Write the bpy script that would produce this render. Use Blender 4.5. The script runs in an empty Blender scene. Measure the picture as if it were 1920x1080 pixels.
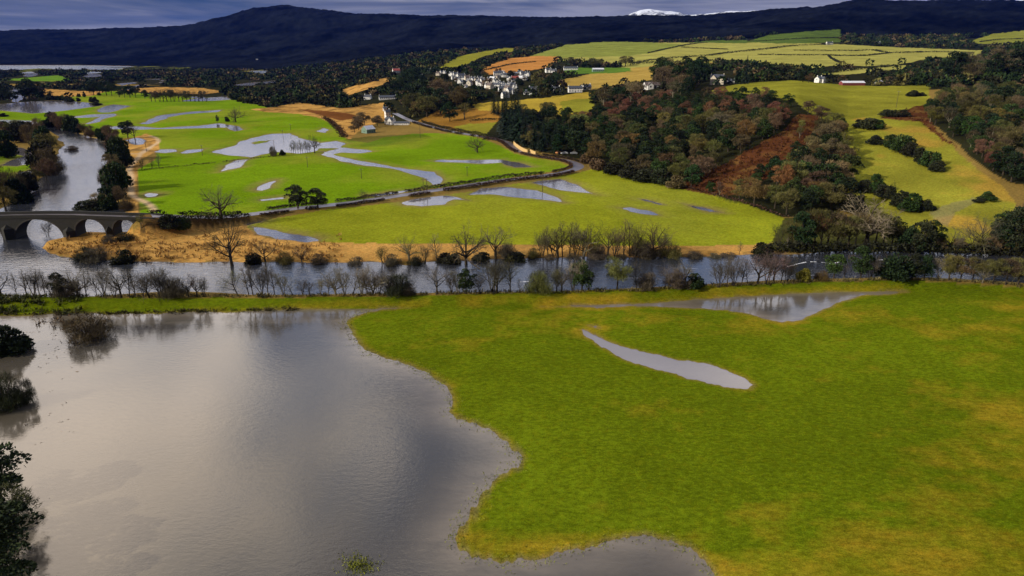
import bpy, math, numpy as np
from mathutils import Vector
rng = np.random.default_rng(7)
S = bpy.context.scene
COL = S.collection

# ------------------------------------------------------------------ camera
W0, H0, F0, CAMZ = 1920.0, 1080.0, 1280.0, 60.0
PITCH = math.radians(19.05)
CP, SP = math.cos(PITCH), math.sin(PITCH)
cam = bpy.data.cameras.new('camera')
cam.sensor_width = 36.0
cam.lens = 36.0 * F0 / W0
cam.clip_start = 1.0
cam.clip_end = 60000.0
cam_o = bpy.data.objects.new('camera', cam)
COL.objects.link(cam_o)
cam_o.location = (0, 0, CAMZ)
cam_o.rotation_euler = (math.pi / 2 - PITCH, 0, 0)
S.camera = cam_o

# ------------------------------------------------------------------ light
SUN_EL, SUN_AZ = math.radians(26), math.radians(-115)      # azimuth clockwise from +Y
sd_ = Vector((math.sin(SUN_AZ) * math.cos(SUN_EL), math.cos(SUN_AZ) * math.cos(SUN_EL), math.sin(SUN_EL)))
sun = bpy.data.lights.new('sun', 'SUN')
sun.energy = 4.5
sun.angle = math.radians(0.5)
sun.color = (1.0, 0.92, 0.78)
sun_o = bpy.data.objects.new('sun', sun)
sun_o.rotation_euler = sd_.to_track_quat('Z', 'Y').to_euler()
COL.objects.link(sun_o)

S.view_settings.view_transform = 'Standard'
S.view_settings.look = 'None'
S.view_settings.exposure = 0.0
S.view_settings.gamma = 1.0
S.cycles.max_bounces = 6
S.cycles.diffuse_bounces = 2
S.cycles.glossy_bounces = 3
S.cycles.transmission_bounces = 2
S.cycles.volume_bounces = 0
S.cycles.transparent_max_bounces = 4
S.cycles.sample_clamp_indirect = 4.0


class NT:
    """small helper to write node trees"""
    def __init__(self, tree):
        self.t = tree
        tree.nodes.clear()
    def n(self, typ, props=None, **inp):
        nd = self.t.nodes.new(typ)
        for k, v in (props or {}).items():
            setattr(nd, k, v)
        for k, v in inp.items():
            key = k.replace('_', ' ')
            key = int(k[1:]) if k[0] == 'i' and k[1:].isdigit() else key
            sock = nd.inputs[key]
            if isinstance(v, bpy.types.NodeSocket):
                self.t.links.new(v, sock)
            else:
                if isinstance(v, (tuple, list)) and len(v) == 3 and sock.type == 'RGBA':
                    v = (*v, 1.0)
                sock.default_value = v
        return nd
    def math(self, op, a, b=0.0, clamp=False):
        return self.n('ShaderNodeMath', {'operation': op, 'use_clamp': clamp}, i0=a, i1=b).outputs[0]
    def vmath(self, op, a, b):
        return self.n('ShaderNodeVectorMath', {'operation': op}, i0=a, i1=b).outputs[0]
    def noise(self, vec, scale, detail=3.0, rough=0.5, dist=0.0):
        return self.n('ShaderNodeTexNoise', None, Vector=vec, Scale=scale, Detail=detail, Roughness=rough, Distortion=dist).outputs[0]
    def ramp(self, fac, stops):
        nd = self.n('ShaderNodeValToRGB', None, Fac=fac)
        e = nd.color_ramp.elements
        while len(e) < len(stops):
            e.new(0.5)
        for el, (p, c) in zip(e, stops):
            el.position = p
            el.color = (*c, 1.0) if len(c) == 3 else c
        return nd.outputs[0]
    def mix(self, fac, a, b, blend='MIX'):
        nd = self.t.nodes.new('ShaderNodeMix')
        nd.data_type = 'RGBA'
        nd.blend_type = blend
        for k, v in ((0, fac), (6, a), (7, b)):
            if isinstance(v, bpy.types.NodeSocket):
                self.t.links.new(v, nd.inputs[k])
            else:
                if isinstance(v, (tuple, list)) and len(v) == 3:
                    v = (*v, 1.0)
                nd.inputs[k].default_value = v
        return nd.outputs[2]
    def rng(self, v, a, b, c, d):
        return self.n('ShaderNodeMapRange', {'clamp': True}, i0=v, i1=a, i2=b, i3=c, i4=d).outputs[0]


# ------------------------------------------------------------------ sky
world = bpy.data.worlds.new('World')
S.world = world
world.use_nodes = True
t = NT(world.node_tree)
sky = t.n('ShaderNodeTexSky', {'sky_type': 'NISHITA', 'sun_disc': False, 'sun_elevation': SUN_EL,
                               'sun_rotation': SUN_AZ % (2 * math.pi), 'air_density': 1.2, 'dust_density': 1.0})
geo = t.n('ShaderNodeTexCoord').outputs['Generated']
sep = t.n('ShaderNodeSeparateXYZ', None, i0=geo)
up = t.math('MAXIMUM', sep.outputs[2], 0.0)
den = t.math('ADD', up, 0.22)
pl = t.n('ShaderNodeCombineXYZ', None, i0=t.math('DIVIDE', sep.outputs[0], den), i1=t.math('DIVIDE', sep.outputs[1], den), i2=0.0).outputs[0]
n1 = t.noise(pl, 2.7, 4.0, 0.5, 0.6)
n2 = t.noise(t.vmath('ADD', pl, (7.3, 2.1, 0.4)), 4.5, 4.0, 0.55, 0.2)
cl = t.math('ADD', t.math('MULTIPLY', n1, 0.82), t.math('MULTIPLY', n2, 0.18))
# brighter towards the sun's side of the sky
sunside = t.rng(sep.outputs[0], 0.2, -0.75, 0.0, 0.05)
gap = t.n('ShaderNodeVectorMath', {'operation': 'DOT_PRODUCT'}, i0=geo, i1=tuple(Vector((-0.56, 0.65, 0.52)).normalized())).outputs['Value']
gap = t.math('MULTIPLY', t.math('POWER', t.math('MAXIMUM', gap, 0.0), 55.0), 0.42)
cl2 = t.math('ADD', t.math('ADD', cl, sunside), gap)
ccol = t.ramp(cl2, [(0.44, (0.20, 0.36, 0.80)), (0.485, (0.50, 0.66, 1.05)), (0.55, (1.25, 1.35, 1.66)), (0.60, (2.7, 2.5, 2.4)), (0.85, (6.0, 5.0, 4.1))])
# low cloud bank on the horizon
low = t.noise(t.n('ShaderNodeCombineXYZ', None, i0=t.math('MULTIPLY', sep.outputs[0], 2.2), i1=3.0, i2=t.math('MULTIPLY', sep.outputs[2], 24.0)).outputs[0], 1.6, 4.0, 0.55, 0.4)
lowcol = t.ramp(low, [(0.32, (0.045, 0.085, 0.18)), (0.47, (0.14, 0.165, 0.25)), (0.62, (0.31, 0.32, 0.40))])
dim = t.rng(sep.outputs[2], 0.08, 0.30, 0.62, 1.0)
ccol = t.mix(1.0, ccol, t.n('ShaderNodeCombineColor', None, i0=dim, i1=dim, i2=dim).outputs[0], 'MULTIPLY')
lowf = t.rng(sep.outputs[2], 0.062, 0.105, 1.0, 0.0)
ccol = t.mix(lowf, ccol, lowcol)
behind = t.rng(sep.outputs[1], -0.10, 0.45, 0.16, 1.0)
ccol = t.mix(1.0, ccol, t.n('ShaderNodeCombineColor', None, i0=behind, i1=behind, i2=behind).outputs[0], 'MULTIPLY')
bg1 = t.n('ShaderNodeBackground', None, Color=sky.outputs[0], Strength=0.10)
bg2 = t.n('ShaderNodeBackground', None, Color=ccol, Strength=0.90)
cf = t.math('MAXIMUM', t.rng(cl2, 0.34, 0.46, 0.55, 1.0), lowf)
ms = t.n('ShaderNodeMixShader', None, i0=cf, i1=bg1.outputs[0], i2=bg2.outputs[0])
t.t.links.new(ms.outputs[0], t.n('ShaderNodeOutputWorld').inputs[0])

# ------------------------------------------------------------------ small maths
def ray(px, py):
    r = (np.asarray(px, float) - W0 / 2) / F0
    u = (H0 / 2 - np.asarray(py, float)) / F0
    return r, CP + SP * u, -SP + CP * u

def flat(px, py, z=0.0):
    r, f, d = ray(px, py)
    k = (z - CAMZ) / d
    return r * k, f * k

def proj(x, y, z):
    dz = z - CAMZ
    zc = np.maximum(y * CP - dz * SP, 1e-3)
    return W0 / 2 + F0 * x / zc, H0 / 2 - F0 * (y * SP + dz * CP) / zc

def hsh(ix, iy, seed):
    n = (ix.astype(np.int64) * 374761393 + iy.astype(np.int64) * 668265263 + seed * 1442695041) & 0xFFFFFFFF
    n = ((n ^ (n >> 13)) * 1274126177) & 0xFFFFFFFF
    n = n ^ (n >> 16)
    return (n & 0xFFFFFF).astype(float) / float(0xFFFFFF)

def vnoise(x, y, seed=0):
    ix, iy = np.floor(x), np.floor(y)
    fx, fy = x - ix, y - iy
    ix, iy = ix.astype(np.int64), iy.astype(np.int64)
    ux, uy = fx * fx * (3 - 2 * fx), fy * fy * (3 - 2 * fy)
    a, b = hsh(ix, iy, seed), hsh(ix + 1, iy, seed)
    c, d = hsh(ix, iy + 1, seed), hsh(ix + 1, iy + 1, seed)
    return (a + (b - a) * ux) * (1 - uy) + (c + (d - c) * ux) * uy

def fbm(x, y, seed=0, oct=4, gain=0.5):
    s, a, tot = 0.0, 1.0, 0.0
    for k in range(oct):
        s = s + a * vnoise(x * 2 ** k + 17.3 * k, y * 2 ** k - 9.1 * k, seed + k)
        tot += a
        a *= gain
    return s / tot * 2 - 1

def sd_poly(x, y, poly, margin=1e9):
    """signed distance (negative inside), points far outside the box get margin"""
    p = np.asarray(poly, float)
    out = np.full(x.shape, margin)
    m = (x > p[:, 0].min() - margin) & (x < p[:, 0].max() + margin) & (y > p[:, 1].min() - margin) & (y < p[:, 1].max() + margin)
    if not m.any():
        return out
    X, Y = x[m], y[m]
    d2 = np.full(X.shape, 1e18)
    ins = np.zeros(X.shape, bool)
    q = np.roll(p, -1, axis=0)
    for (x0, y0), (x1, y1) in zip(p, q):
        ex, ey = x1 - x0, y1 - y0
        k = np.clip(((X - x0) * ex + (Y - y0) * ey) / max(ex * ex + ey * ey, 1e-12), 0, 1)
        d2 = np.minimum(d2, (X - x0 - k * ex) ** 2 + (Y - y0 - k * ey) ** 2)
        if y0 != y1:
            c = ((y0 > Y) != (y1 > Y)) & (X < ex * (Y - y0) / (y1 - y0) + x0)
            ins ^= c
    d = np.sqrt(d2)
    out[m] = np.minimum(np.where(ins, -d, d), margin)
    return out

def in_poly(x, y, poly):
    p = np.asarray(poly, float)
    ins = np.zeros(np.shape(x), bool)
    q = np.roll(p, -1, axis=0)
    for (x0, y0), (x1, y1) in zip(p, q):
        if y0 != y1:
            ins ^= ((y0 > y) != (y1 > y)) & (x < (x1 - x0) * (y - y0) / (y1 - y0) + x0)
    return ins

def sd_line(x, y, pts, margin):
    """distance to a polyline and the interpolated third value"""
    p = np.asarray(pts, float)
    dist = np.full(x.shape, margin)
    val = np.zeros(x.shape)
    for a, b in zip(p[:-1], p[1:]):
        m = (x > min(a[0], b[0]) - margin) & (x < max(a[0], b[0]) + margin) & (y > min(a[1], b[1]) - margin) & (y < max(a[1], b[1]) + margin)
        if not m.any():
            continue
        X, Y = x[m], y[m]
        ex, ey = b[0] - a[0], b[1] - a[1]
        k = np.clip(((X - a[0]) * ex + (Y - a[1]) * ey) / max(ex * ex + ey * ey, 1e-12), 0, 1)
        d = np.hypot(X - a[0] - k * ex, Y - a[1] - k * ey)
        better = d < dist[m]
        dd, vv = dist[m], val[m]
        dd[better] = d[better]
        vv[better] = (a[2] + k * (b[2] - a[2]))[better]
        dist[m], val[m] = dd, vv
    return dist, val

def pchip(xs, ys, x):
    xs, ys = np.asarray(xs, float), np.asarray(ys, float)
    h = np.diff(xs)
    dl = np.diff(ys) / h
    m = np.zeros_like(ys)
    for i in range(1, len(xs) - 1):
        if dl[i - 1] * dl[i] > 0:
            w1, w2 = 2 * h[i] + h[i - 1], h[i] + 2 * h[i - 1]
            m[i] = (w1 + w2) / (w1 / dl[i - 1] + w2 / dl[i])
    m[-1] = dl[-1]
    x = np.clip(x, xs[0], xs[-1])
    i = np.clip(np.searchsorted(xs, x) - 1, 0, len(xs) - 2)
    q = (x - xs[i]) / h[i]
    return ((1 + 2 * q) * (1 - q) ** 2 * ys[i] + q * (1 - q) ** 2 * h[i] * m[i] + q * q * (3 - 2 * q) * ys[i + 1] + q * q * (q - 1) * h[i] * m[i + 1])

def smooth_line(pts, step):
    """Catmull-Rom through pts (any dimension), resampled about every step"""
    p = np.asarray(pts, float)
    p = np.vstack([2 * p[0] - p[1], p, 2 * p[-1] - p[-2]])
    out = []
    for i in range(1, len(p) - 2):
        n = max(2, int(np.linalg.norm(p[i + 1][:2] - p[i][:2]) / step))
        for k in np.arange(n) / n:
            a, b, c, d = p[i - 1], p[i], p[i + 1], p[i + 2]
            out.append(0.5 * (2 * b + (c - a) * k + (2 * a - 5 * b + 4 * c - d) * k * k + (3 * b - a - 3 * c + d) * k ** 3))
    out.append(p[-2])
    return np.array(out)

# ------------------------------------------------------------------ lie of the land
Z = lambda v: ('z', v)
COLUMNS = {          # heights of the land by bearing: (distance ahead, what it must reach)
    -400: [(3400, Z(0)), (4000, 108), (4800, 82), (6000, 58)],
    0: [(3400, Z(0)), (4000, 108), (4800, 82), (6000, 57)],
    150: [(3400, Z(0)), (4000, 109), (4800, 82), (6000, 55)],
    347: [(3100, Z(0)), (3800, 110), (4600, 80), (5700, 50)],
    430: [(2500, Z(0)), (3200, 118), (4000, 95), (4700, 65), (5600, 34)],
    500: [(1900, Z(0)), (2400, 134), (3000, 120), (3700, 100), (4600, 60), (5600, 16)],
    550: [(1600, Z(0)), (2200, 134), (3000, 117), (3700, 95), (4600, 55), (5600, 11)],
    640: [(1200, Z(0)), (1500, 148), (2000, 130), (2800, 112), (3600, 90), (4500, 52), (5400, 20)],
    700: [(800, Z(0)), (900, 180), (1250, 150), (2000, 122), (3000, 100), (3900, 75), (5200, 27)],
    850: [(590, Z(0)), (660, 215), (850, 180), (1150, 150), (1700, 120), (2500, 97), (3400, 78), (4900, 31)],
    950: [(505, Z(0)), (620, 215), (850, 170), (1250, 140), (1700, 112), (2600, 92), (3200, 80), (4800, 33)],
    1100: [(385, Z(0)), (470, 250), (600, 210), (750, 180), (1050, 150), (1500, 120), (2200, 88), (2700, 78), (4600, 35)],
    1300: [(332, Z(0)), (362, 300), (425, 250), (520, 200), (620, 175), (800, 150), (1200, 125), (1700, 100), (2200, 83), (2700, 72), (4500, 33)],
    1500: [(262, Z(0)), (280, 370), (325, 300), (385, 240), (440, 200), (560, 170), (700, 155), (1000, 130), (1500, 103), (1900, 84), (2500, 60), (4200, 18)],
    1600: [(262, Z(0)), (300, 350), (345, 300), (395, 250), (445, 222), (520, 190), (640, 165), (800, 150), (1000, 130), (1500, 102), (1900, 85), (2600, 65), (4200, 3)],
    1750: [(242, Z(0)), (280, 370), (335, 300), (400, 240), (460, 210), (540, 185), (640, 165), (800, 150), (1000, 130), (1500, 102), (1900, 88), (2600, 64), (4300, 4)],
    1900: [(226, Z(0)), (248, 400), (278, 350), (315, 300), (360, 250), (430, 200), (540, 170), (700, 152), (1000, 130), (1400, 110), (1800, 92), (2600, 57), (4400, 8)],
    2350: [(226, Z(0)), (248, 400), (278, 350), (315, 300), (360, 250), (430, 200), (540, 170), (700, 152), (1000, 130), (1400, 110), (1800, 92), (2600, 57), (4400, 8)],
}
COL_S, COL_P = [], []
for px in sorted(COLUMNS):
    s = (px - W0 / 2) / F0 * 0.957
    ys, zs = [math.log(20.0)], [0.0]
    for (Y, v) in COLUMNS[px]:
        if isinstance(v, tuple):
            z = v[1]
        else:
            u = (H0 / 2 - v) / F0
            z = CAMZ + Y * (CP * u - SP) / (CP + SP * u)
        ys.append(math.log(Y)); zs.append(z)
    last = COLUMNS[px][-1][0]
    ys += [math.log(last * 1.25), math.log(16000.0)]
    zs += [zs[-1] * 0.85, 0.35 * zs[-1]]
    COL_S.append(s); COL_P.append((ys, zs))
COL_S = np.array(COL_S)

def base_height(x, y):
    y = np.maximum(y, 25.0)
    s = np.clip(x / y, COL_S[0], COL_S[-1])
    L = np.log(y)
    zz = np.stack([pchip(a, b, L) for a, b in COL_P])
    i = np.clip(np.searchsorted(COL_S, s) - 1, 0, len(COL_S) - 2)
    k = (s - COL_S[i]) / (COL_S[i + 1] - COL_S[i])
    k = k * k * (3 - 2 * k) * 0.6 + k * 0.4
    ar = np.arange(zz.shape[1])
    return zz[i, ar] * (1 - k) + zz[i + 1, ar] * k

# ------------------------------------------------------------------ water outlines
FLOOD = [(-500, 594), (0, 592), (100, 588), (200, 590), (300, 588), (400, 584), (500, 582), (560, 578), (640, 576), (720, 577), (800, 573), (722, 580), (690, 584), (660, 595), (650, 605), (660, 620),
         (672, 640), (682, 655), (712, 668), (745, 676), (780, 690), (810, 705), (835, 722), (848, 740), (852, 755), (842, 772), (860, 785), (890, 795), (920, 808), (945, 825), (965, 845), (975, 860),
         (965, 878), (935, 895), (910, 915), (895, 935), (885, 960), (870, 985), (855, 1010), (862, 1025), (880, 1040), (905, 1050), (940, 1055), (985, 1050), (1040, 1038), (1090, 1028), (1120, 1020),
         (1170, 1010), (1215, 1006), (1245, 1012), (1280, 1025), (1310, 1045), (1335, 1065), (1350, 1085), (1400, 1250), (1300, 1500), (-900, 1500), (-900, 594)]
NEAR_PONDS = [
    [(1015, 575), (1060, 568), (1140, 570), (1200, 570), (1260, 566), (1340, 560), (1420, 553), (1520, 548), (1600, 546), (1690, 545), (1700, 547), (1640, 552), (1590, 562), (1560, 572), (1530, 588),
     (1500, 600), (1465, 603), (1430, 597), (1400, 588), (1360, 580), (1310, 577), (1250, 575), (1180, 573), (1120, 578), (1060, 575)],
    [(1092, 618), (1105, 622), (1130, 635), (1165, 650), (1200, 660), (1250, 672), (1300, 680), (1350, 692), (1395, 708), (1412, 722), (1405, 730), (1380, 728), (1340, 718), (1300, 710), (1250, 695),
     (1200, 682), (1160, 668), (1125, 648), (1105, 635)],
    [(1105, 609), (1118, 611), (1122, 616), (1110, 614)],
]
RIVER = [(-300, 562), (0, 558), (640, 557), (720, 553), (840, 551), (960, 549), (1060, 548), (1200, 545), (1280, 538), (1440, 533), (1500, 529), (1640, 525), (1750, 525), (1850, 530), (1920, 538),
         (2100, 548), (2100, 490), (1920, 480), (1800, 476), (1700, 472), (1560, 472), (1480, 478), (1410, 477), (1280, 482), (1150, 483), (1010, 484), (960, 486), (870, 489), (800, 491), (760, 498), (700, 491),
         (640, 493), (520, 491), (430, 491), (340, 493), (250, 491), (190, 488), (140, 484), (110, 481), (78, 466), (90, 452), (118, 446), (128, 436), (150, 434), (195, 436), (212, 436), (258, 436), (262, 425),
         (240, 405), (215, 385), (196, 360), (200, 330), (207, 300), (205, 280), (190, 262), (165, 255), (140, 248), (110, 236), (60, 226), (-80, 222), (-80, 232), (40, 238), (95, 246), (108, 262), (110, 285),
         (100, 310), (75, 335), (40, 370), (0, 392), (-60, 410), (-300, 430)]
FAR_PONDS = [
    [(395, 285), (420, 278), (450, 265), (480, 257), (510, 251), (545, 250), (555, 255), (575, 262), (600, 268), (630, 264), (650, 270), (640, 278), (600, 278), (590, 284), (560, 288), (520, 285), (490, 290), (470, 295), (440, 292), (420, 290)],
    [(470, 298), (450, 314), (410, 323), (420, 311), (440, 301)],
    [(285, 285), (300, 280), (330, 280), (333, 284), (310, 287)],
    [(335, 287), (350, 281), (385, 279), (380, 284), (350, 288)],
    [(200, 238), (225, 236), (300, 240), (370, 236), (410, 231), (422, 233), (450, 239), (457, 243), (440, 246), (425, 239), (350, 241), (260, 243), (205, 242)],
    [(260, 232), (285, 222), (310, 215), (350, 210), (400, 207), (418, 206), (410, 210), (350, 214), (315, 220), (292, 229), (275, 233)],
    [(-90, 196), (0, 195), (60, 190), (120, 189), (180, 193), (188, 198), (140, 205), (60, 213), (0, 207), (-90, 208)],
    [(180, 206), (196, 199), (212, 196), (246, 199), (225, 205), (205, 211), (190, 211)],
    [(130, 220), (165, 215), (215, 213), (220, 216), (190, 226), (165, 233), (158, 232), (190, 219), (150, 221)],
    [(600, 283), (650, 296), (700, 305), (740, 313), (780, 318), (815, 322), (830, 333), (828, 345), (810, 347), (795, 335), (770, 327), (740, 318), (700, 312), (640, 303), (610, 293)],
    [(600, 290), (640, 276), (690, 281), (700, 284), (680, 287), (640, 286), (615, 293)],
    [(807, 302), (830, 299), (900, 300), (940, 299), (950, 301), (985, 308), (1000, 313), (965, 314), (940, 305), (900, 307), (830, 304)],
    [(690, 366), (740, 359), (775, 355), (790, 354), (750, 363), (700, 369)],
    [(750, 380), (770, 373), (800, 369), (840, 366), (850, 368), (875, 374), (880, 376), (852, 374), (835, 384), (790, 387), (760, 385)],
    [(875, 365), (900, 353), (935, 350), (960, 351), (1010, 357), (1050, 372), (1058, 380), (1030, 376), (960, 370), (915, 364)],
    [(995, 343), (1010, 338), (1050, 335), (1065, 341), (1100, 357), (1125, 366), (1090, 361), (1060, 358), (1030, 352)],
    [(1160, 390), (1180, 388), (1220, 395), (1240, 404), (1220, 403), (1180, 397)],
    [(1195, 372), (1212, 374), (1250, 385), (1235, 384), (1205, 376)], [(1278, 381), (1310, 387), (1352, 398), (1330, 397), (1295, 388)],
    [(480, 356), (492, 345), (518, 337), (520, 340), (506, 353), (490, 358)], [(487, 374), (535, 369), (534, 373), (490, 377)], [(268, 365), (280, 361), (301, 363), (290, 369), (275, 370)],
    [(590, 246), (604, 240), (618, 243), (612, 249)], [(470, 424), (490, 427), (540, 437), (590, 445), (602, 452), (570, 455), (520, 449), (480, 439)], [(452, 418), (480, 412), (500, 409), (490, 416), (462, 423)],
    [(340, 190), (375, 184), (430, 181), (436, 186), (400, 189)], [(350, 184), (360, 181), (385, 181), (380, 184)],
    [(-60, 277), (0, 275), (40, 277), (68, 290), (62, 306), (30, 312), (0, 310), (20, 300), (45, 293), (20, 285), (-60, 290)], [(30, 325), (60, 318), (66, 322), (40, 333)],
    [(225, 172), (230, 168), (262, 159), (300, 156), (305, 150), (268, 149), (300, 147), (310, 152), (262, 160)], [(440, 160), (470, 155), (515, 151), (520, 154), (480, 160)], [(215, 157), (250, 154), (260, 156), (225, 161)],
    [(40, 137), (60, 134), (72, 140), (55, 144)], [(150, 138), (165, 134), (190, 135), (195, 142), (165, 145)], [(18, 172), (35, 163), (48, 164), (40, 178), (34, 192), (22, 190)], [(60, 128), (120, 126), (180, 127), (230, 128), (215, 131), (120, 130)],
    [(232, 263), (255, 258), (272, 262), (274, 270), (255, 272), (238, 268)], [(222, 390), (248, 380), (254, 392), (230, 398)],
]
LOCH = [(-900, 130), (-100, 130), (30, 131), (80, 128), (160, 127), (230, 126.5), (252, 125), (230, 122.6), (0, 122.4), (-900, 122.4)]
ISLANDS = [[(468, 268), (485, 264), (508, 263), (500, 267), (478, 271)]]

def wpoly(poly):
    a = np.array(poly, float)
    x, y = flat(a[:, 0], a[:, 1])
    return np.stack([x, y], 1)

def fine_poly(poly, step_px=9, amp=0.16, seed=0):
    """outline with natural kinks: every edge subdivided and nudged, in world metres"""
    p = wpoly(poly)
    for it in range(3):
        q = np.roll(p, -1, axis=0)
        L = np.hypot(*(q - p).T)
        mid = (p + q) / 2
        nrm = np.stack([-(q - p)[:, 1], (q - p)[:, 0]], 1)
        r = np.random.default_rng(seed * 31 + it).uniform(-1, 1, len(p))[:, None]
        mid = mid + nrm * r * amp * 0.6
        keep = L > 1.2
        out = []
        for a, m, k in zip(p, mid, keep):
            out.append(a)
            if k:
                out.append(m)
        p = np.array(out)
    return p

def mean_y(poly):
    return float(np.mean(wpoly(poly)[:, 1]))

# the road: pixel x, pixel y, height
ROADPX = [(284, 404.2, 6.7), (305, 405, 6.1), (350, 406, 4.8), (400, 407, 3.2), (440, 405, 2.2), (500, 398, 1.4), (560, 390, 1.1), (640, 382, 1.0), (740, 368, 1.0), (840, 353, 1.0),
          (940, 338, 1.0), (1030, 328, 1.0), (1065, 321, 1.0), (1083, 315, 1.2), (1082, 308, 1.2), (1058, 300, 1.2), (1007, 292, 1.2), (972, 282, 1.2), (950, 267, 1.2), (923, 259, 1.4), (873, 251, 1.5),
          (840, 245, 1.5), (807, 237, 2.0), (787, 231, 2.5), (765, 224, 3.0), (740, 212, 3.0)]
def upx(rows):
    a = np.array(rows, float)
    x, y = flat(a[:, 0], a[:, 1], a[:, 2])
    return np.stack([x, y, a[:, 2]], 1)
ROAD = smooth_line(upx(ROADPX), 4.0)
BUNDPX = [(-400, 574, 0), (0, 574, 0), (200, 571, 0), (500, 569, 0), (800, 565, 0), (960, 563, 0), (1100, 560, 0), (1280, 551, 0), (1400, 543.5, 0), (1500, 538.5, 0), (1700, 535, 0), (1850, 540, 0), (2000, 552, 0), (2300, 575, 0)]
BUND = smooth_line(upx(BUNDPX), 6.0)
TRACK = smooth_line(upx([(r[0], r[1], 0) for r in [(240, 290), (262, 289), (283, 277), (297, 267), (293, 260), (283, 256)]]), 3.0)
TRACK2 = smooth_line(upx([(r[0], r[1], 0) for r in [(283, 277), (267, 287), (257, 300), (243, 317), (247, 333), (245, 350), (248, 367), (267, 377), (283, 387), (290, 398)]]), 3.0)

WATER_POLYS = [(fine_poly(FLOOD, seed=1, amp=0.13), 0.045)] + [(fine_poly(p, seed=2 + i, amp=0.12), 0.05) for i, p in enumerate(NEAR_PONDS)] \
    + [(fine_poly(RIVER, seed=40, amp=0.10), 0.35)] + [(fine_poly(p, seed=50 + i, amp=0.12), 0.05) for i, p in enumerate(FAR_PONDS)] + [(wpoly(LOCH), 0.05)]
ISLE_POLYS = [wpoly(p) for p in ISLANDS]

def land_height(x, y):
    zb = base_height(x, y)
    far = np.clip(y / 165.0, 0.4, 12.0)
    rolling = fbm(x / 38.0, y / 55.0, 3, 4)
    hill = np.clip(zb / 8.0, 0, 1)
    z = zb + 0.45 + 0.10 * rolling * np.clip(1 - hill, 0, 1) + hill * (fbm(x / 60.0, y / 60.0, 5, 4) * 1.4 + fbm(x / 14.0, y / 14.0, 9, 3) * 0.35)
    # woodland canopy roughness on the far dark hills
    can = np.clip((y - 2300) / 900.0, 0, 1) * np.clip(zb / 60.0, 0, 1)
    z = z + can * (fbm(x / 26.0, y / 26.0, 11, 3) * 7.0 + fbm(x / 240.0, y / 240.0, 13, 3) * 16.0)
    # flood and river outlines
    plain = zb < 1.5
    xs, ys = x[plain], y[plain]
    nz = fbm(xs / (1.3 * far[plain]), ys / (0.7 * far[plain]), 21, 4)
    nz2 = fbm(xs / (9 * far[plain]), ys / (4 * far[plain]), 27, 3)
    w = np.full(xs.shape, 60.0)
    hgt = np.full(xs.shape, 1e3)
    for p, slope in WATER_POLYS:
        sd = sd_poly(xs, ys, p, 30.0)
        sc = slope * 1.0
        cand = np.where(sd > 0, np.minimum(sd * sc, 8.0), np.maximum(sd * sc * 1.3, -0.9))
        hgt = np.minimum(hgt, cand)
    for p in ISLE_POLYS:
        sd = sd_poly(xs, ys, p, 6.0)
        hgt = np.where(sd < 0.5, np.maximum(hgt, np.minimum(0.0 + -sd * 0.015, 0.05)), hgt)
    zz = z[plain]
    wob = nz * 0.034 + nz2 * 0.03
    zz = np.minimum(zz, hgt + wob * np.where(hgt < 0.4, 1, 0))
    z[plain] = zz
    # the grassed flood bank along the river
    d, _ = sd_line(x, y, BUND, 14.0)
    b = 1.7 * np.exp(-(d / 3.6) ** 4) + 0.35 * np.exp(-(d / 5.0) ** 2)
    z = np.where(d < 13.9, np.maximum(z, b - 0.25 + 0.08 * fbm(x / 2.0, y / 2.0, 33, 3)), z)
    # the road on its low causeway
    d, rz = sd_line(x, y, ROAD, 30.0)
    k = np.clip((d - 3.4) / (1.8 + 0.75 * rz), 0, 1)
    k = k * k * (3 - 2 * k)
    z = np.where((d < 29.9) & (z > -0.3) & (z < 12), (rz - 0.06) * (1 - k) + z * k, z)
    return z

# terrain grid: rows spread with distance
NS, NR = 1100, 760
ss = np.linspace(-1.36, 1.36, NS)
ty = np.linspace(0, 1, NR)
# rows evenly spaced in the angle below the horizon close by, by ratio far off
near_n = 470
yA = 42.0 * (900.0 / 42.0) ** (np.linspace(0, 1, near_n))
yB = 900.0 * (15500.0 / 900.0) ** (np.linspace(0, 1, NR - near_n + 1)[1:])
rows = np.concatenate([yA, yB])
GX = (ss[None, :] * (rows[:, None] + 14.0)).ravel()
GY = np.repeat(rows, NS)
GZ = land_height(GX, GY)
GPX, GPY = proj(GX, GY, GZ)
ROWL = np.log(rows)

def ground_z(x, y):
    x, y = np.atleast_1d(np.asarray(x, float)), np.atleast_1d(np.asarray(y, float))
    fr = np.interp(np.log(np.clip(y, rows[0], rows[-1])), ROWL, np.arange(NR))
    fc = np.clip((x / (y + 14.0) - ss[0]) / (ss[1] - ss[0]), 0, NS - 1.001)
    r0 = np.clip(fr.astype(int), 0, NR - 2); c0 = fc.astype(int)
    a, b = fr - r0, fc - c0
    G = GZ.reshape(NR, NS)
    return (G[r0, c0] * (1 - b) + G[r0, c0 + 1] * b) * (1 - a) + (G[r0 + 1, c0] * (1 - b) + G[r0 + 1, c0 + 1] * b) * a

MARCH = np.exp(np.linspace(math.log(50), math.log(9000), 900))
def at(px, py):
    """the point of the land met by the sight line through a pixel"""
    r, f, d = ray(px, py)
    z = CAMZ + MARCH * d / f
    x = MARCH * r / f
    g = ground_z(x, MARCH)
    i = np.argmax(z <= g)
    if z[i] > g[i]:
        i = len(MARCH) - 1
    if i == 0:
        return x[0], MARCH[0], g[0]
    a0, a1 = z[i - 1] - g[i - 1], z[i] - g[i]
    k = a0 / (a0 - a1 + 1e-12)
    Y = MARCH[i - 1] + k * (MARCH[i] - MARCH[i - 1])
    X = Y * r / f
    return float(X), float(Y), float(ground_z(X, Y)[0])

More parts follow.
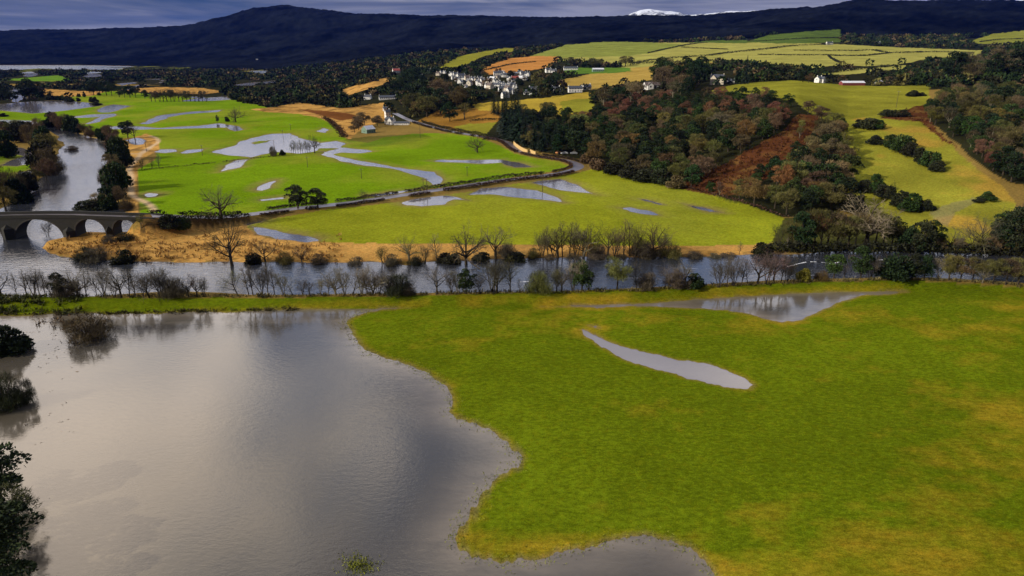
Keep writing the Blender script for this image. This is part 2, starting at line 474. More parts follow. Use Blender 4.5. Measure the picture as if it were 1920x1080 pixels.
# ------------------------------------------------------------------ land cover
C_GRASS = (0.092, 0.124, 0.0036)
C_MEADOW = (0.205, 0.226, 0.012)
C_BRIGHT = (0.128, 0.215, 0.005)
C_TAN = (0.42, 0.235, 0.060)
C_ROUGH = (0.20, 0.135, 0.035)
C_OLIVE = (0.20, 0.195, 0.020)
C_PALE = (0.30, 0.285, 0.065)
C_BRACKEN = (0.085, 0.032, 0.012)
C_WOODFLOOR = (0.020, 0.021, 0.009)
C_SHADED_HILL = (0.0048, 0.0062, 0.0075)  # dark forest, with the cloud shadow over the hills put into its colour
C_MUD = (0.16, 0.12, 0.07)
cov = np.zeros((len(GX), 3)); cov[:] = C_ROUGH
wob = np.clip(3.0 / (1 + GY / 260.0), 0.25, 3.0)
hw = np.clip(GZ / 8.0, 0, 1) * 2.4
WX = GPX + wob * 1.6 * fbm(GX / 9.0, GY / 9.0, 61, 3) + wob * hw * 3.0 * fbm(GX / 24.0, GY / 24.0, 63, 4)
WY = GPY + wob * 0.8 * fbm(GX / 9.0, GY / 9.0, 67, 3) + wob * hw * 1.4 * fbm(GX / 24.0, GY / 24.0, 65, 4)

def paint(poly, c, jitter=0.12, seed=0, blend=None):
    p = np.array(poly, float)
    box = (WX > p[:, 0].min()) & (WX < p[:, 0].max()) & (WY > p[:, 1].min()) & (WY < p[:, 1].max())
    idx = np.nonzero(box)[0]
    idx = idx[in_poly(WX[idx], WY[idx], p)]
    v = 1 + jitter * fbm(GX[idx] / 22.0, GY[idx] / 22.0, 71 + seed, 3)
    cc = np.array(c)[None, :] * v[:, None]
    cov[idx] = cc if blend is None else cov[idx] * (1 - blend) + cc * blend
    return idx

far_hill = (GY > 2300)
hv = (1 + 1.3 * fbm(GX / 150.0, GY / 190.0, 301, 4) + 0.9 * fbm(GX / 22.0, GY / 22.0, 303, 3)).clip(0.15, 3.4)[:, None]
cov[far_hill] = (np.array(C_SHADED_HILL)[None, :] * hv)[far_hill]
mid = (GY > 620) & (GY <= 2300)
cov[mid] = C_WOODFLOOR
# foreground pasture and the bank
paint([(-3000, 556), (640, 557), (960, 549), (1280, 538), (1500, 529), (1700, 525), (1920, 537), (3500, 600), (4000, 3000), (-4000, 3000)], C_GRASS, 0.12, 1)
# yellow-green meadow over the river
paint([(455, 424), (500, 412), (600, 395), (700, 384), (800, 371), (950, 348), (1080, 325), (1120, 315), (1170, 318), (1230, 338), (1300, 357), (1380, 379), (1440, 394), (1472, 410), (1472, 432), (1458, 452),
       (1430, 459), (1300, 461), (1200, 463), (1000, 463), (900, 461), (760, 459), (640, 458), (600, 455), (540, 450), (480, 436)], C_MEADOW, 0.28, 2)
# bright wet fields
paint([(140, 180), (260, 176), (430, 185), (520, 205), (600, 218), (632, 240), (650, 262), (690, 268), (720, 258), (780, 250), (850, 250), (905, 260), (940, 274), (965, 288), (1000, 296), (1050, 304), (1070, 312),
       (1050, 320), (940, 335), (800, 355), (640, 379), (500, 396), (420, 404), (262, 402), (258, 318), (290, 300), (300, 262), (240, 258), (215, 262), (140, 236), (-100, 232), (-100, 205), (100, 200)], C_BRIGHT, 0.15, 3)
paint([(-100, 300), (0, 285), (60, 290), (66, 310), (40, 345), (-100, 380)], C_BRIGHT, 0.15, 4)
paint([(0, 150), (45, 146), (110, 141), (132, 148), (120, 153), (50, 152)], (0.10, 0.20, 0.015), 0.1, 5)
paint([(160, 172), (230, 170), (290, 178), (430, 184), (420, 190), (250, 184), (170, 180)], C_BRIGHT, 0.15, 4)
# tan rushes and rough ground
paint([(75, 166), (140, 170), (200, 172), (170, 180), (120, 181), (80, 178)], C_TAN, 0.25, 6)
paint([(215, 168), (300, 163), (380, 165), (420, 172), (380, 177), (250, 172)], C_TAN, 0.25, 6)
paint([(240, 158), (300, 160), (0, 163), (0, 157)], C_ROUGH, 0.2, 6)
paint([(470, 205), (520, 200), (560, 192), (640, 203), (720, 192), (735, 222), (680, 240), (655, 262), (640, 250), (628, 235), (600, 221), (560, 214), (500, 210)], C_TAN, 0.35, 7)
paint([(560, 205), (600, 207), (650, 212), (680, 220), (640, 226), (600, 216)], (0.14, 0.055, 0.015), 0.3, 7)
paint([(640, 168), (730, 144), (737, 150), (700, 165), (655, 178)], C_TAN, 0.2, 8)
paint([(645, 262), (690, 256), (790, 250), (812, 258), (770, 268), (700, 276), (660, 274)], (0.065, 0.095, 0.012), 0.6, 8, 0.6)
paint([(240, 262), (275, 250), (300, 262), (300, 280), (262, 300), (257, 318), (260, 400), (240, 400), (228, 380), (232, 330), (240, 300)], C_TAN, 0.3, 9)
paint([(100, 440), (160, 434), (262, 430), (300, 420), (400, 410), (460, 412), (462, 426), (500, 446), (620, 455), (1300, 461), (1430, 458), (1445, 470), (1410, 480), (1000, 486), (640, 494), (180, 490), (70, 470)], C_TAN, 0.3, 10)
paint([(-100, 380), (20, 372), (75, 330), (100, 300), (100, 262), (40, 240), (-100, 240), (-100, 262), (60, 268), (70, 300), (40, 345), (-100, 385)], C_ROUGH, 0.3, 11)
# hill pastures
paint([(780, 228), (830, 205), (948, 200), (948, 262), (905, 254), (860, 244), (820, 238)], (0.24, 0.125, 0.022), 0.3, 12)
paint([(850, 238), (880, 232), (945, 228), (948, 262), (905, 254), (870, 247)], C_OLIVE, 0.25, 13)
paint([(885, 196), (1000, 184), (1050, 180), (1105, 172), (1110, 215), (1050, 218), (990, 203), (900, 207)], (0.33, 0.24, 0.03), 0.2, 14)
paint([(1050, 190), (1110, 185), (1110, 212), (1050, 212)], C_OLIVE, 0.2, 14)
paint([(1040, 160), (1060, 148), (1150, 132), (1200, 122), (1340, 112), (1345, 128), (1240, 146), (1180, 156), (1110, 168), (1060, 165)], (0.34, 0.235, 0.05), 0.2, 15)
paint([(1060, 128), (1180, 126), (1185, 134), (1150, 137), (1060, 140)], (0.09, 0.17, 0.02), 0.2, 15)
paint([(820, 128), (860, 106), (900, 97), (940, 91), (965, 90), (960, 97), (910, 104), (870, 122), (840, 130)], C_OLIVE, 0.3, 16)
paint([(985, 108), (1060, 84), (1140, 78), (1230, 80), (1400, 80), (1500, 80), (1600, 84), (1700, 89), (1845, 95), (1830, 104), (1800, 107), (1745, 108), (1700, 119), (1660, 124), (1575, 122), (1500, 130), (1400, 122),
       (1340, 116), (1240, 122), (1180, 128), (1120, 118), (1060, 116)], C_PALE, 0.2, 17)
paint([(985, 108), (1060, 84), (1140, 78), (1230, 80), (1290, 84), (1230, 97), (1180, 105), (1080, 108)], (0.19, 0.215, 0.04), 0.25, 17)
paint([(1540, 140), (1560, 132), (1700, 122), (1760, 126), (1650, 133), (1590, 141)], C_PALE, 0.2, 18)
paint([(905, 132), (915, 123), (950, 110), (1000, 105), (1046, 106), (1046, 114), (1030, 127), (960, 136), (920, 140)], (0.42, 0.19, 0.045), 0.25, 18)
paint([(1395, 79), (1440, 66), (1510, 59), (1575, 55), (1578, 79), (1480, 82)], (0.075, 0.115, 0.02), 0.25, 19)  # field under cloud: shade put into the darker green, next strip too
paint([(1290, 80), (1330, 76), (1400, 75), (1400, 81)], (0.075, 0.115, 0.02), 0.25, 19)
paint([(1815, 78), (1860, 64), (1920, 57), (2100, 55), (2100, 80), (1900, 84), (1840, 82)], (0.19, 0.20, 0.03), 0.25, 20)
PLATEAU = [(1290, 185), (1320, 172), (1380, 158), (1480, 150), (1560, 157), (1640, 161), (1745, 160), (1740, 190), (1715, 203), (1665, 214), (1610, 224), (1565, 235), (1535, 222), (1490, 192), (1430, 180)]
paint(PLATEAU, C_OLIVE, 0.34, 21)
SLOPE = [(1555, 240), (1610, 222), (1665, 212), (1710, 220), (1760, 250), (1800, 285), (1842, 322), (1885, 352), (1905, 380), (1900, 440), (1860, 465), (1800, 470), (1740, 450), (1690, 430), (1640, 405), (1600, 392), (1575, 350), (1590, 300)]
i_sl = paint(SLOPE, C_OLIVE, 0.3, 22)
v = fbm(GX[i_sl] / 18.0, GY[i_sl] / 30.0, 91, 4)
k = np.clip((v - 0.05) * 3, 0, 1)[:, None]
cov[i_sl] = cov[i_sl] * (1 - k) + np.array((0.30, 0.20, 0.03)) * k
paint([(1740, 400), (1770, 385), (1830, 372), (1838, 378), (1790, 398), (1775, 425), (1762, 420)], (0.16, 0.14, 0.09), 0.3, 23, 0.5)
# woodland floor and bracken
WOOD = [(905, 262), (950, 262), (1000, 283), (1090, 300), (1150, 323), (1200, 334), (1300, 356), (1400, 384), (1470, 408), (1560, 404), (1585, 380), (1588, 320), (1568, 240), (1530, 215), (1490, 190), (1430, 177), (1320, 172), (1230, 176), (1130, 186),
        (1100, 215), (1040, 218), (950, 205)]
paint(WOOD, C_WOODFLOOR, 0.4, 24)
paint([(1270, 352), (1330, 320), (1400, 285), (1470, 245), (1500, 215), (1540, 216), (1530, 268), (1460, 318), (1400, 366), (1330, 366)], C_BRACKEN, 0.6, 25)
paint([(1655, 222), (1720, 200), (1745, 188), (1800, 165), (1960, 150), (2400, 150), (2400, 420), (1900, 345), (1845, 312), (1800, 272), (1760, 240), (1710, 222)], C_WOODFLOOR, 0.4, 26)
paint([(1650, 222), (1690, 208), (1730, 196), (1750, 240), (1800, 280), (1780, 270), (1720, 228)], C_BRACKEN, 0.5, 27)
paint([(1440, 470), (1470, 410), (1560, 404), (1640, 410), (1700, 436), (1740, 455), (1800, 474), (2300, 440), (2300, 492), (1920, 482), (1700, 474), (1560, 474)], (0.06, 0.062, 0.014), 0.5, 28)
paint([(262, 404), (330, 407), (420, 408), (470, 404), (470, 416), (400, 425), (330, 424), (262, 436)], (0.10, 0.06, 0.02), 0.5, 29)

# tan wet margins along every flood edge on grass, and orange dry patches
gr = np.isclose(cov[:, 1] / np.maximum(cov[:, 0], 1e-6), C_GRASS[1] / C_GRASS[0], rtol=0.02)
v = 0.75 * fbm(GX / 48.0 + 3, GY / 30.0, 101, 4) + 0.45 * fbm(GX / 12.0, GY / 9.0, 103, 4) + 0.35 * fbm(GX / 3.0, GY / 2.0, 107, 3)
edge = np.full(GX.shape, 30.0)
near = GY < 175
e = np.full(near.sum(), 30.0)
for p, _ in WATER_POLYS[:5]:
    e = np.minimum(e, np.abs(sd_poly(GX[near], GY[near], p, 30.0)))
edge[near] = e
dk = np.clip(v * 1.7 + 0.08, 0, 1) * 0.72 + np.clip(1 - edge / (1.6 + 4.5 * np.clip(v + 0.3, 0, 1)), 0, 1) * 0.55
dk = (np.clip(dk, 0, 0.9) * gr)[:, None]
cov = cov * (1 - dk) + np.array((0.250, 0.172, 0.012)) * dk
tan = np.isclose(cov[:, 2] / np.maximum(cov[:, 0], 1e-6), C_TAN[2] / C_TAN[0], rtol=0.02)
v = fbm(GX / 7.0, GY / 9.0, 113, 4)
kk = (np.clip(v * 2.2 - 0.1, 0, 0.85) * tan)[:, None]
cov = cov * (1 - kk) + np.array((0.13, 0.07, 0.02)) * kk
pas = (cov[:, 1] > cov[:, 0] * 1.1) & (GZ < 1.2) & (GY > 180)
kk = (np.clip((0.34 - GZ) / 0.28, 0, 1) * pas * (0.45 + 0.55 * (fbm(GX / 8.0, GY / 10.0, 115, 3) > -0.1)))[:, None] * 0.75
cov = cov * (1 - kk) + np.array((0.20, 0.165, 0.045)) * kk
kk = (np.clip(fbm(GX / 34.0, GY / 60.0, 117, 4) * 1.6, 0, 0.55) * pas)[:, None]
cov = cov * (1 - kk) + np.array((0.21, 0.225, 0.02)) * kk
# mud under water and at the river's edge
kk = np.clip((0.05 - GZ) / 0.08, 0, 1)[:, None]
cov = cov * (1 - kk * 0.8) + np.array(C_MUD) * kk * 0.8
kk = (np.clip(0.62 - sd_line(GX, GY, TRACK2, 6.0)[0] / 3.4, 0, 0.5) * 2 + np.clip(0.62 - sd_line(GX, GY, TRACK, 6.0)[0] / 3.4, 0, 0.5) * 2).clip(0, 1)[:, None]
cov = cov * (1 - kk) + np.array((0.50, 0.36, 0.20)) * kk

def big_mesh(name, verts, quads, attrs=None):
    me = bpy.data.meshes.new(name)
    me.vertices.add(len(verts))
    me.vertices.foreach_set('co', np.asarray(verts, np.float32).ravel())
    n, k = quads.shape
    me.loops.add(n * k)
    me.loops.foreach_set('vertex_index', quads.astype(np.int32).ravel())
    me.polygons.add(n)
    me.polygons.foreach_set('loop_start', np.arange(0, n * k, k, dtype=np.int32))
    me.update(calc_edges=True)
    for an, arr in (attrs or {}).items():
        a = me.color_attributes.new(an, 'FLOAT_COLOR', 'POINT')
        buf = np.ones((len(verts), 4), np.float32)
        buf[:, :3] = arr
        a.data.foreach_set('color', buf.ravel())
    me.validate()
    return me

def link(name, me, mat=None, parent=None, smooth=False):
    o = bpy.data.objects.new(name, me)
    if mat is not None:
        me.materials.append(mat)
    COL.objects.link(o)
    if parent is not None:
        o.parent = parent
    if smooth:
        me.polygons.foreach_set('use_smooth', np.ones(len(me.polygons), bool))
    return o

def tag(o, label=None, cat=None, group=None, kind=None):
    if label: o['label'] = label
    if cat: o['category'] = cat
    if group: o['group'] = group
    if kind: o['kind'] = kind
    return o

def new_mat(name):
    m = bpy.data.materials.new(name)
    m.use_nodes = True
    return m, NT(m.node_tree)

def finish(t, bsdf):
    t.t.links.new(bsdf.outputs[0], t.n('ShaderNodeOutputMaterial').inputs[0])

def mat_ground():
    m, t = new_mat('ground')
    pos = t.n('ShaderNodeNewGeometry').outputs['Position']
    c = t.n('ShaderNodeVertexColor', {'layer_name': 'cover'}).outputs[0]
    fine = t.noise(t.vmath('MULTIPLY', pos, (0.55, 1.0, 1.0)), 1.7, 4.0, 0.65)
    blade = t.noise(t.vmath('MULTIPLY', pos, (1.0, 1.0, 1.0)), 5.5, 2.0, 0.6)
    midn = t.noise(pos, 0.16, 4.0, 0.6, 0.5)
    big = t.noise(pos, 0.018, 3.0, 0.5)
    v = t.math('MULTIPLY', t.rng(fine, 0.3, 0.7, 0.66, 1.34), t.rng(blade, 0.3, 0.7, 0.68, 1.32))
    v = t.math('MULTIPLY', v, t.rng(midn, 0.3, 0.7, 0.9, 1.1))
    v = t.math('MULTIPLY', v, t.rng(big, 0.35, 0.65, 0.9, 1.1))
    c2 = t.mix(1.0, c, t.n('ShaderNodeCombineColor', None, i0=v, i1=v, i2=v).outputs[0], 'MULTIPLY')
    # drier, yellower blades in places
    c3 = t.mix(t.rng(t.noise(pos, 0.9, 4.0, 0.7), 0.5, 0.8, 0.0, 0.4), c2, t.mix(1.0, c2, (1.75, 1.05, 0.8), 'MULTIPLY'))
    hgt = t.math('ADD', t.math('MULTIPLY', fine, 0.16), t.math('MULTIPLY', midn, 0.25))
    bump = t.n('ShaderNodeBump', None, Strength=0.55, Distance=1.0, Height=hgt).outputs[0]
    b = t.n('ShaderNodeBsdfPrincipled', None, Base_Color=c3, Roughness=0.92, Normal=bump)
    b.inputs['Specular IOR Level'].default_value = 0.0
    finish(t, b)
    return m

ii = np.arange(NR * NS).reshape(NR, NS)
quads = np.stack([ii[:-1, :-1], ii[:-1, 1:], ii[1:, 1:], ii[1:, :-1]], -1).reshape(-1, 4)
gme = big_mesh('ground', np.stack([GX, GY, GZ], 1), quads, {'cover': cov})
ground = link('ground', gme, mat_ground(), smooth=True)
tag(ground, kind='structure')

# ------------------------------------------------------------------ water
def mat_water(name, c1, c2, rough, chop, scale, foam=0.0, stretch=(1, 1, 1), silt=None):
    m, t = new_mat(name)
    pos = t.n('ShaderNodeNewGeometry').outputs['Position']
    p2 = t.vmath('MULTIPLY', pos, stretch)
    big = t.noise(pos, 0.022, 4.0, 0.55, 0.6)
    col = t.mix(t.rng(big, 0.35, 0.65, 0.0, 1.0), c1, c2)
    if silt:
        sv = t.n('ShaderNodeSeparateColor', None, i0=t.n('ShaderNodeVertexColor', {'layer_name': 'silt'}).outputs[0]).outputs[0]
        sv = t.math('MULTIPLY', sv, t.rng(t.noise(t.vmath('MULTIPLY', pos, (0.4, 1.0, 1.0)), 0.35, 4.0, 0.6, 0.4), 0.3, 0.7, 0.45, 1.0))
        col = t.mix(sv, col, silt)
    w1 = t.noise(p2, scale, 3.0, 0.6, 0.3)
    w2 = t.noise(p2, scale * 3.7, 2.0, 0.6)
    calm = t.rng(t.noise(pos, 0.013, 3.0, 0.5, 0.8), 0.35, 0.7, 0.55, 1.25)
    if foam:
        fo = t.rng(t.noise(t.vmath('MULTIPLY', pos, (0.35, 1.0, 1.0)), 0.55, 5.0, 0.68, 0.7), 0.60, 0.76, 0.0, foam)
        col = t.mix(fo, col, (0.62, 0.60, 0.62))
    h = t.math('MULTIPLY', t.math('ADD', w1, t.math('MULTIPLY', w2, 0.35)), calm)
    bump = t.n('ShaderNodeBump', None, Strength=1.0, Distance=chop, Height=h).outputs[0]
    b = t.n('ShaderNodeBsdfPrincipled', None, Base_Color=col, Roughness=rough, IOR=1.38, Normal=bump)
    finish(t, b)
    return m

def sheet(name, poly_xy, z, mat):
    me = bpy.data.meshes.new(name)
    me.from_pydata([(x, y, z) for x, y in poly_xy], [], [list(range(len(poly_xy)))])
    o = link(name, me, mat)
    return tag(o, kind='structure')

M_FLOOD = mat_water('muddy_flood', (0.090, 0.074, 0.050), (0.050, 0.046, 0.040), 0.05, 0.024, 1.1, 0, (0.7, 1.3, 1), (0.25, 0.205, 0.150))
M_RIVER = mat_water('river_water', (0.020, 0.024, 0.032), (0.03, 0.031, 0.036), 0.07, 0.13, 0.6, 0.30, (0.6, 1.2, 1))
M_FAR = mat_water('silver_flood', (0.075, 0.068, 0.072), (0.12, 0.108, 0.108), 0.10, 0.045, 0.5, 0, (0.5, 1.3, 1))
rx = wpoly([(-900, 560), (-300, 570), (0, 567), (640, 566), (960, 557), (1100, 556), (1280, 545), (1500, 534), (1700, 530), (1920, 545), (2400, 575)])
fl = [(-700, 12)] + [(a, b) for a, b in [(-400, 165)]]
bund_xy = BUND[:, :2]
flood_outline = [(-420.0, 20.0)] + [tuple(p) for p in bund_xy] + [(420.0, 20.0)]
gx, gy = np.meshgrid(np.linspace(-190, 190, 260), np.linspace(30, 185, 130))
fz = ground_z(gx.ravel(), gy.ravel())
silt = np.clip(1 + (fz + 0.02) / 0.55, 0, 1) ** 1.8 * 0.8
ii = np.arange(260 * 130).reshape(130, 260)
q = np.stack([ii[:-1, :-1], ii[:-1, 1:], ii[1:, 1:], ii[1:, :-1]], -1).reshape(-1, 4)
cxy = (gx.ravel()[q].mean(1), gy.ravel()[q].mean(1))
q = q[in_poly(cxy[0], cxy[1], flood_outline)]
used = np.unique(q); remap = np.full(260 * 130, -1); remap[used] = np.arange(len(used))
fme = big_mesh('flood_water', np.stack([gx.ravel(), gy.ravel(), np.zeros(gx.size)], 1)[used], remap[q], {'silt': np.repeat(silt[used][:, None], 3, 1)})
flood = tag(link('flood_water', fme, M_FLOOD), kind='structure')
far_outline = [tuple(p) for p in bund_xy] + [(480.0, 300.0), (900.0, 1500.0), (-200.0, 2150.0), (-2600.0, 2150.0), (-900.0, 500.0)]
M_POND = mat_water('silty_pond', (0.21, 0.185, 0.17), (0.26, 0.235, 0.22), 0.12, 0.04, 1.4)
for pp in (NEAR_PONDS[1],):
    w = wpoly(pp); c0 = w.mean(0)
    dv = w - c0
    sheet('field_pond', [tuple(q) for q in c0 + dv * (1 + 2.5 / np.maximum(np.hypot(*dv.T), 1.0))[:, None]], 0.012, M_POND)
river_sheet = np.array(RIVER, float)
rp = wpoly(RIVER)
# widen the river sheet a little so that its rim lies under the banks
sgn = np.sign(np.sum(rp[:, 0] * np.roll(rp[:, 1], -1) - np.roll(rp[:, 0], -1) * rp[:, 1]))
e1 = rp - np.roll(rp, 1, axis=0); e2 = np.roll(rp, -1, axis=0) - rp
nn = np.stack([(e1 + e2)[:, 1], -(e1 + e2)[:, 0]], 1) * sgn
nn /= np.maximum(np.hypot(*nn.T), 1e-6)[:, None]
sheet('river', [tuple(p) for p in rp + nn * 2.2], 0.02, M_RIVER)
sheet('flooded_meadow_water', far_outline, -0.03, M_FAR)
M_LOCH = mat_water('loch_water', (0.05, 0.08, 0.12), (0.06, 0.09, 0.13), 0.16, 0.045, 0.3)
sheet('loch', [(-2600, 2160), (-200, 2160), (-500, 3900), (-5200, 4600)], 0.0, M_LOCH)

# ------------------------------------------------------------------ snow mountains far behind
def mat_mountain():
    m, t = new_mat('mountain')
    g = t.n('ShaderNodeNewGeometry')
    sepz = t.n('ShaderNodeSeparateXYZ', None, i0=g.outputs['Position']).outputs[2]
    n = t.noise(t.vmath('MULTIPLY', g.outputs['Position'], (1.0, 0.5, 0.6)), 0.011, 6.0, 0.7, 0.6)
    f = t.math('ADD', t.rng(sepz, 330.0, 620.0, 0.0, 1.0), t.math('MULTIPLY', t.math('SUBTRACT', n, 0.5), 2.4))
    c = t.mix(t.rng(f, 0.50, 0.80, 0.0, 1.0), (0.03, 0.035, 0.05), (0.62, 0.66, 0.74))
    b = t.n('ShaderNodeBsdfPrincipled', None, Base_Color=c, Roughness=0.9)
    finish(t, b)
    return m
mm = mat_mountain()
def mountain(px0, px1, peaks, Y):
    n, k = 150, 60
    xs = np.linspace(px0, px1, n)
    top = np.interp(xs, [p[0] for p in peaks], [p[1] for p in peaks])
    r, f, d = ray(xs, top)
    zt = CAMZ + Y * d / f
    xw = Y * r / f
    V, Q = [], []
    depth = np.linspace(-2600, 2600, k)
    vs = []
    for j, dd in enumerate(depth):
        fall = np.clip(1 - abs(dd) / 2600.0, 0, 1)
        nz = fbm(xw / 260.0, np.full(n, dd / 420.0), 201, 5)
        z = zt * fall ** 0.8 + nz * (60 if fall < 0.97 else 26)
        vs.append(np.stack([xw, np.full(n, Y + dd), np.maximum(z, -20)], 1))
    ii = np.arange(n * k).reshape(k, n)
    q = np.stack([ii[:-1, :-1], ii[:-1, 1:], ii[1:, 1:], ii[1:, :-1]], -1).reshape(-1, 4)
    o = link('mountain', big_mesh('mountain', np.concatenate(vs), q), mm, smooth=True)
    tag(o, kind='structure')
mountain(1100, 1530, [(1100, 60), (1165, 36), (1180, 26), (1200, 19), (1218, 17), (1240, 20), (1265, 22), (1290, 27), (1320, 26), (1350, 23), (1380, 21), (1410, 20), (1440, 22), (1460, 26), (1490, 40), (1530, 60)], 9800)
mountain(1640, 2060, [(1640, 30), (1690, 8), (1730, 1), (1760, 0), (1800, 3), (1840, -1), (1890, -2), (1930, 0), (2000, 8), (2060, 30)], 8800)
#PART2
# ------------------------------------------------------------------ mesh building
class MB:
    def __init__(self):
        self.v, self.f = [], []
    def quad(self, a, b, c, d):
        n = len(self.v); self.v += [a, b, c, d]; self.f.append((n, n + 1, n + 2, n + 3))
    def tri(self, a, b, c):
        n = len(self.v); self.v += [a, b, c]; self.f.append((n, n + 1, n + 2))
    def box(self, x0, x1, y0, y1, z0, z1):
        n = len(self.v)
        self.v += [(x0, y0, z0), (x1, y0, z0), (x1, y1, z0), (x0, y1, z0), (x0, y0, z1), (x1, y0, z1), (x1, y1, z1), (x0, y1, z1)]
        self.f += [tuple(n + i for i in q) for q in ((0, 3, 2, 1), (4, 5, 6, 7), (0, 1, 5, 4), (1, 2, 6, 5), (2, 3, 7, 6), (3, 0, 4, 7))]
    def tube(self, pts, rad, k=5, cap=True):
        pts = [np.asarray(p, float) for p in pts]
        n0 = len(self.v)
        for i, p in enumerate(pts):
            d = pts[min(i + 1, len(pts) - 1)] - pts[max(i - 1, 0)]
            d = d / (np.linalg.norm(d) + 1e-9)
            a = np.cross(d, (0.31, 0.95, 0.0) if abs(d[2]) > 0.8 else (0, 0, 1.0))
            a /= np.linalg.norm(a) + 1e-9
            b = np.cross(d, a)
            for j in range(k):
                an = 2 * math.pi * j / k
                self.v.append(tuple(p + rad[i] * (a * math.cos(an) + b * math.sin(an))))
        for i in range(len(pts) - 1):
            for j in range(k):
                q, w = n0 + i * k + j, n0 + i * k + (j + 1) % k
                self.f.append((q, w, w + k, q + k))
        if cap:
            self.f.append(tuple(n0 + (len(pts) - 1) * k + j for j in range(k)))
    def mesh(self, name):
        me = bpy.data.meshes.new(name)
        me.from_pydata([tuple(map(float, p)) for p in self.v], [], self.f)
        return me

def empty(name, loc=(0, 0, 0), rz=0.0):
    o = bpy.data.objects.new(name, None)
    o.empty_display_size = 0.5
    o.location = loc
    o.rotation_euler = (0, 0, rz)
    COL.objects.link(o)
    return o

def copy_tree(o, parent=None):
    c = o.copy()
    COL.objects.link(c)
    c.parent = parent
    for ch in o.children:
        copy_tree(ch, c)
    return c

ORD = ['', 'first', 'second', 'third', 'fourth', 'fifth', 'sixth', 'seventh', 'eighth', 'ninth', 'tenth', 'eleventh', 'twelfth', 'thirteenth', 'fourteenth', 'fifteenth', 'sixteenth', 'seventeenth', 'eighteenth', 'nineteenth']
def ordinal(n):
    if n < 20:
        return ORD[n]
    tens = {2: 'twent', 3: 'thirt', 4: 'fort', 5: 'fift', 6: 'sixt', 7: 'sevent'}[n // 10]
    return tens + 'ieth' if n % 10 == 0 else tens + 'y-' + ORD[n % 10]

# ------------------------------------------------------------------ plant materials
def mat_leaf(name, lo=0.45, hi=1.6, spec=0.15):
    m, t = new_mat(name)
    oi = t.n('ShaderNodeObjectInfo')
    g = t.n('ShaderNodeNewGeometry')
    clump = t.noise(g.outputs['Position'], 0.42, 3.0, 0.6)
    v = t.math('MULTIPLY', t.rng(g.outputs['Random Per Island'], 0, 1, lo, hi), t.rng(clump, 0.3, 0.7, 0.6, 1.45))
    v = t.math('MULTIPLY', v, t.rng(oi.outputs['Random'], 0, 1, 0.75, 1.25))
    c = t.mix(1.0, oi.outputs['Color'], t.n('ShaderNodeCombineColor', None, i0=v, i1=v, i2=v).outputs[0], 'MULTIPLY')
    b = t.n('ShaderNodeBsdfPrincipled', None, Base_Color=c, Roughness=0.75)
    b.inputs['Specular IOR Level'].default_value = spec
    finish(t, b)
    return m
def mat_plain(name, col, rough=0.8, var=0.25, scale=3.0, spec=0.3, stretch=(1, 1, 1)):
    m, t = new_mat(name)
    pos = t.n('ShaderNodeTexCoord').outputs['Object']
    n = t.noise(t.vmath('MULTIPLY', pos, stretch), scale, 4.0, 0.6)
    v = t.rng(n, 0.3, 0.7, 1 - var, 1 + var)
    c = t.mix(1.0, col, t.n('ShaderNodeCombineColor', None, i0=v, i1=v, i2=v).outputs[0], 'MULTIPLY')
    b = t.n('ShaderNodeBsdfPrincipled', None, Base_Color=c, Roughness=rough)
    b.inputs['Specular IOR Level'].default_value = spec
    finish(t, b)
    return m
M_LEAF = mat_leaf('foliage')
M_TWIG = mat_leaf('twigs', 0.6, 1.4, 0.1)
M_BARK = mat_plain('bark', (0.055, 0.043, 0.030), 0.9, 0.4, 2.0, 0.1)
M_BARKPALE = mat_plain('pale_bark', (0.17, 0.145, 0.10), 0.9, 0.4, 2.0, 0.1)

# ------------------------------------------------------------------ tree forms
def grow(T, C, p, d, L, r, lvl, R, P):
    n = 5 if lvl == 0 else (4 if lvl == 1 else 3)
    pts, rad = [p], [r]
    q, dd = p, d
    for i in range(1, n):
        dd = dd + R.normal(0, P['wob'][min(lvl, 3)], 3) + np.array((0, 0, P['up'][min(lvl, 3)]))
        dd /= np.linalg.norm(dd)
        q = q + dd * L / (n - 1)
        pts.append(q)
        rad.append(r * (1 - 0.62 * i / (n - 1)))
    (T if lvl <= 1 else C).tube(pts, rad, 6 if lvl == 0 else (4 if lvl == 1 else 3), cap=lvl < 2)
    if lvl >= len(P['nch']):
        return
    nc = P['nch'][lvl]
    az = R.uniform(0, 6.28)
    for k in range(nc):
        tt = P['start'][lvl] + (1 - P['start'][lvl]) * (k + R.uniform(0.2, 0.8)) / nc
        f = tt * (n - 1)
        i = min(int(f), n - 2)
        base = pts[i] + (pts[i + 1] - pts[i]) * (f - i)
        ax = pts[i + 1] - pts[i]
        ax /= np.linalg.norm(ax)
        az += 2.4 + R.normal(0, 0.3)
        s1 = np.cross(ax, (0.2, 0.1, 1.0) if abs(ax[2]) < 0.9 else (1, 0, 0)); s1 /= np.linalg.norm(s1)
        s2 = np.cross(ax, s1)
        ang = math.radians(P['ang'][lvl]) * R.uniform(0.75, 1.25)
        if tt > 0.93:
            ang *= 0.45
        nd = ax * math.cos(ang) + (s1 * math.cos(az) + s2 * math.sin(az)) * math.sin(ang)
        nl = P['len'][lvl] * L * R.uniform(0.75, 1.2) * (1.15 - 0.45 * tt)
        grow(T, C, base, nd, nl, max(rad[i] * (0.5 + 0.1 * (lvl == 0)), P['rmin']), lvl + 1, R, P)

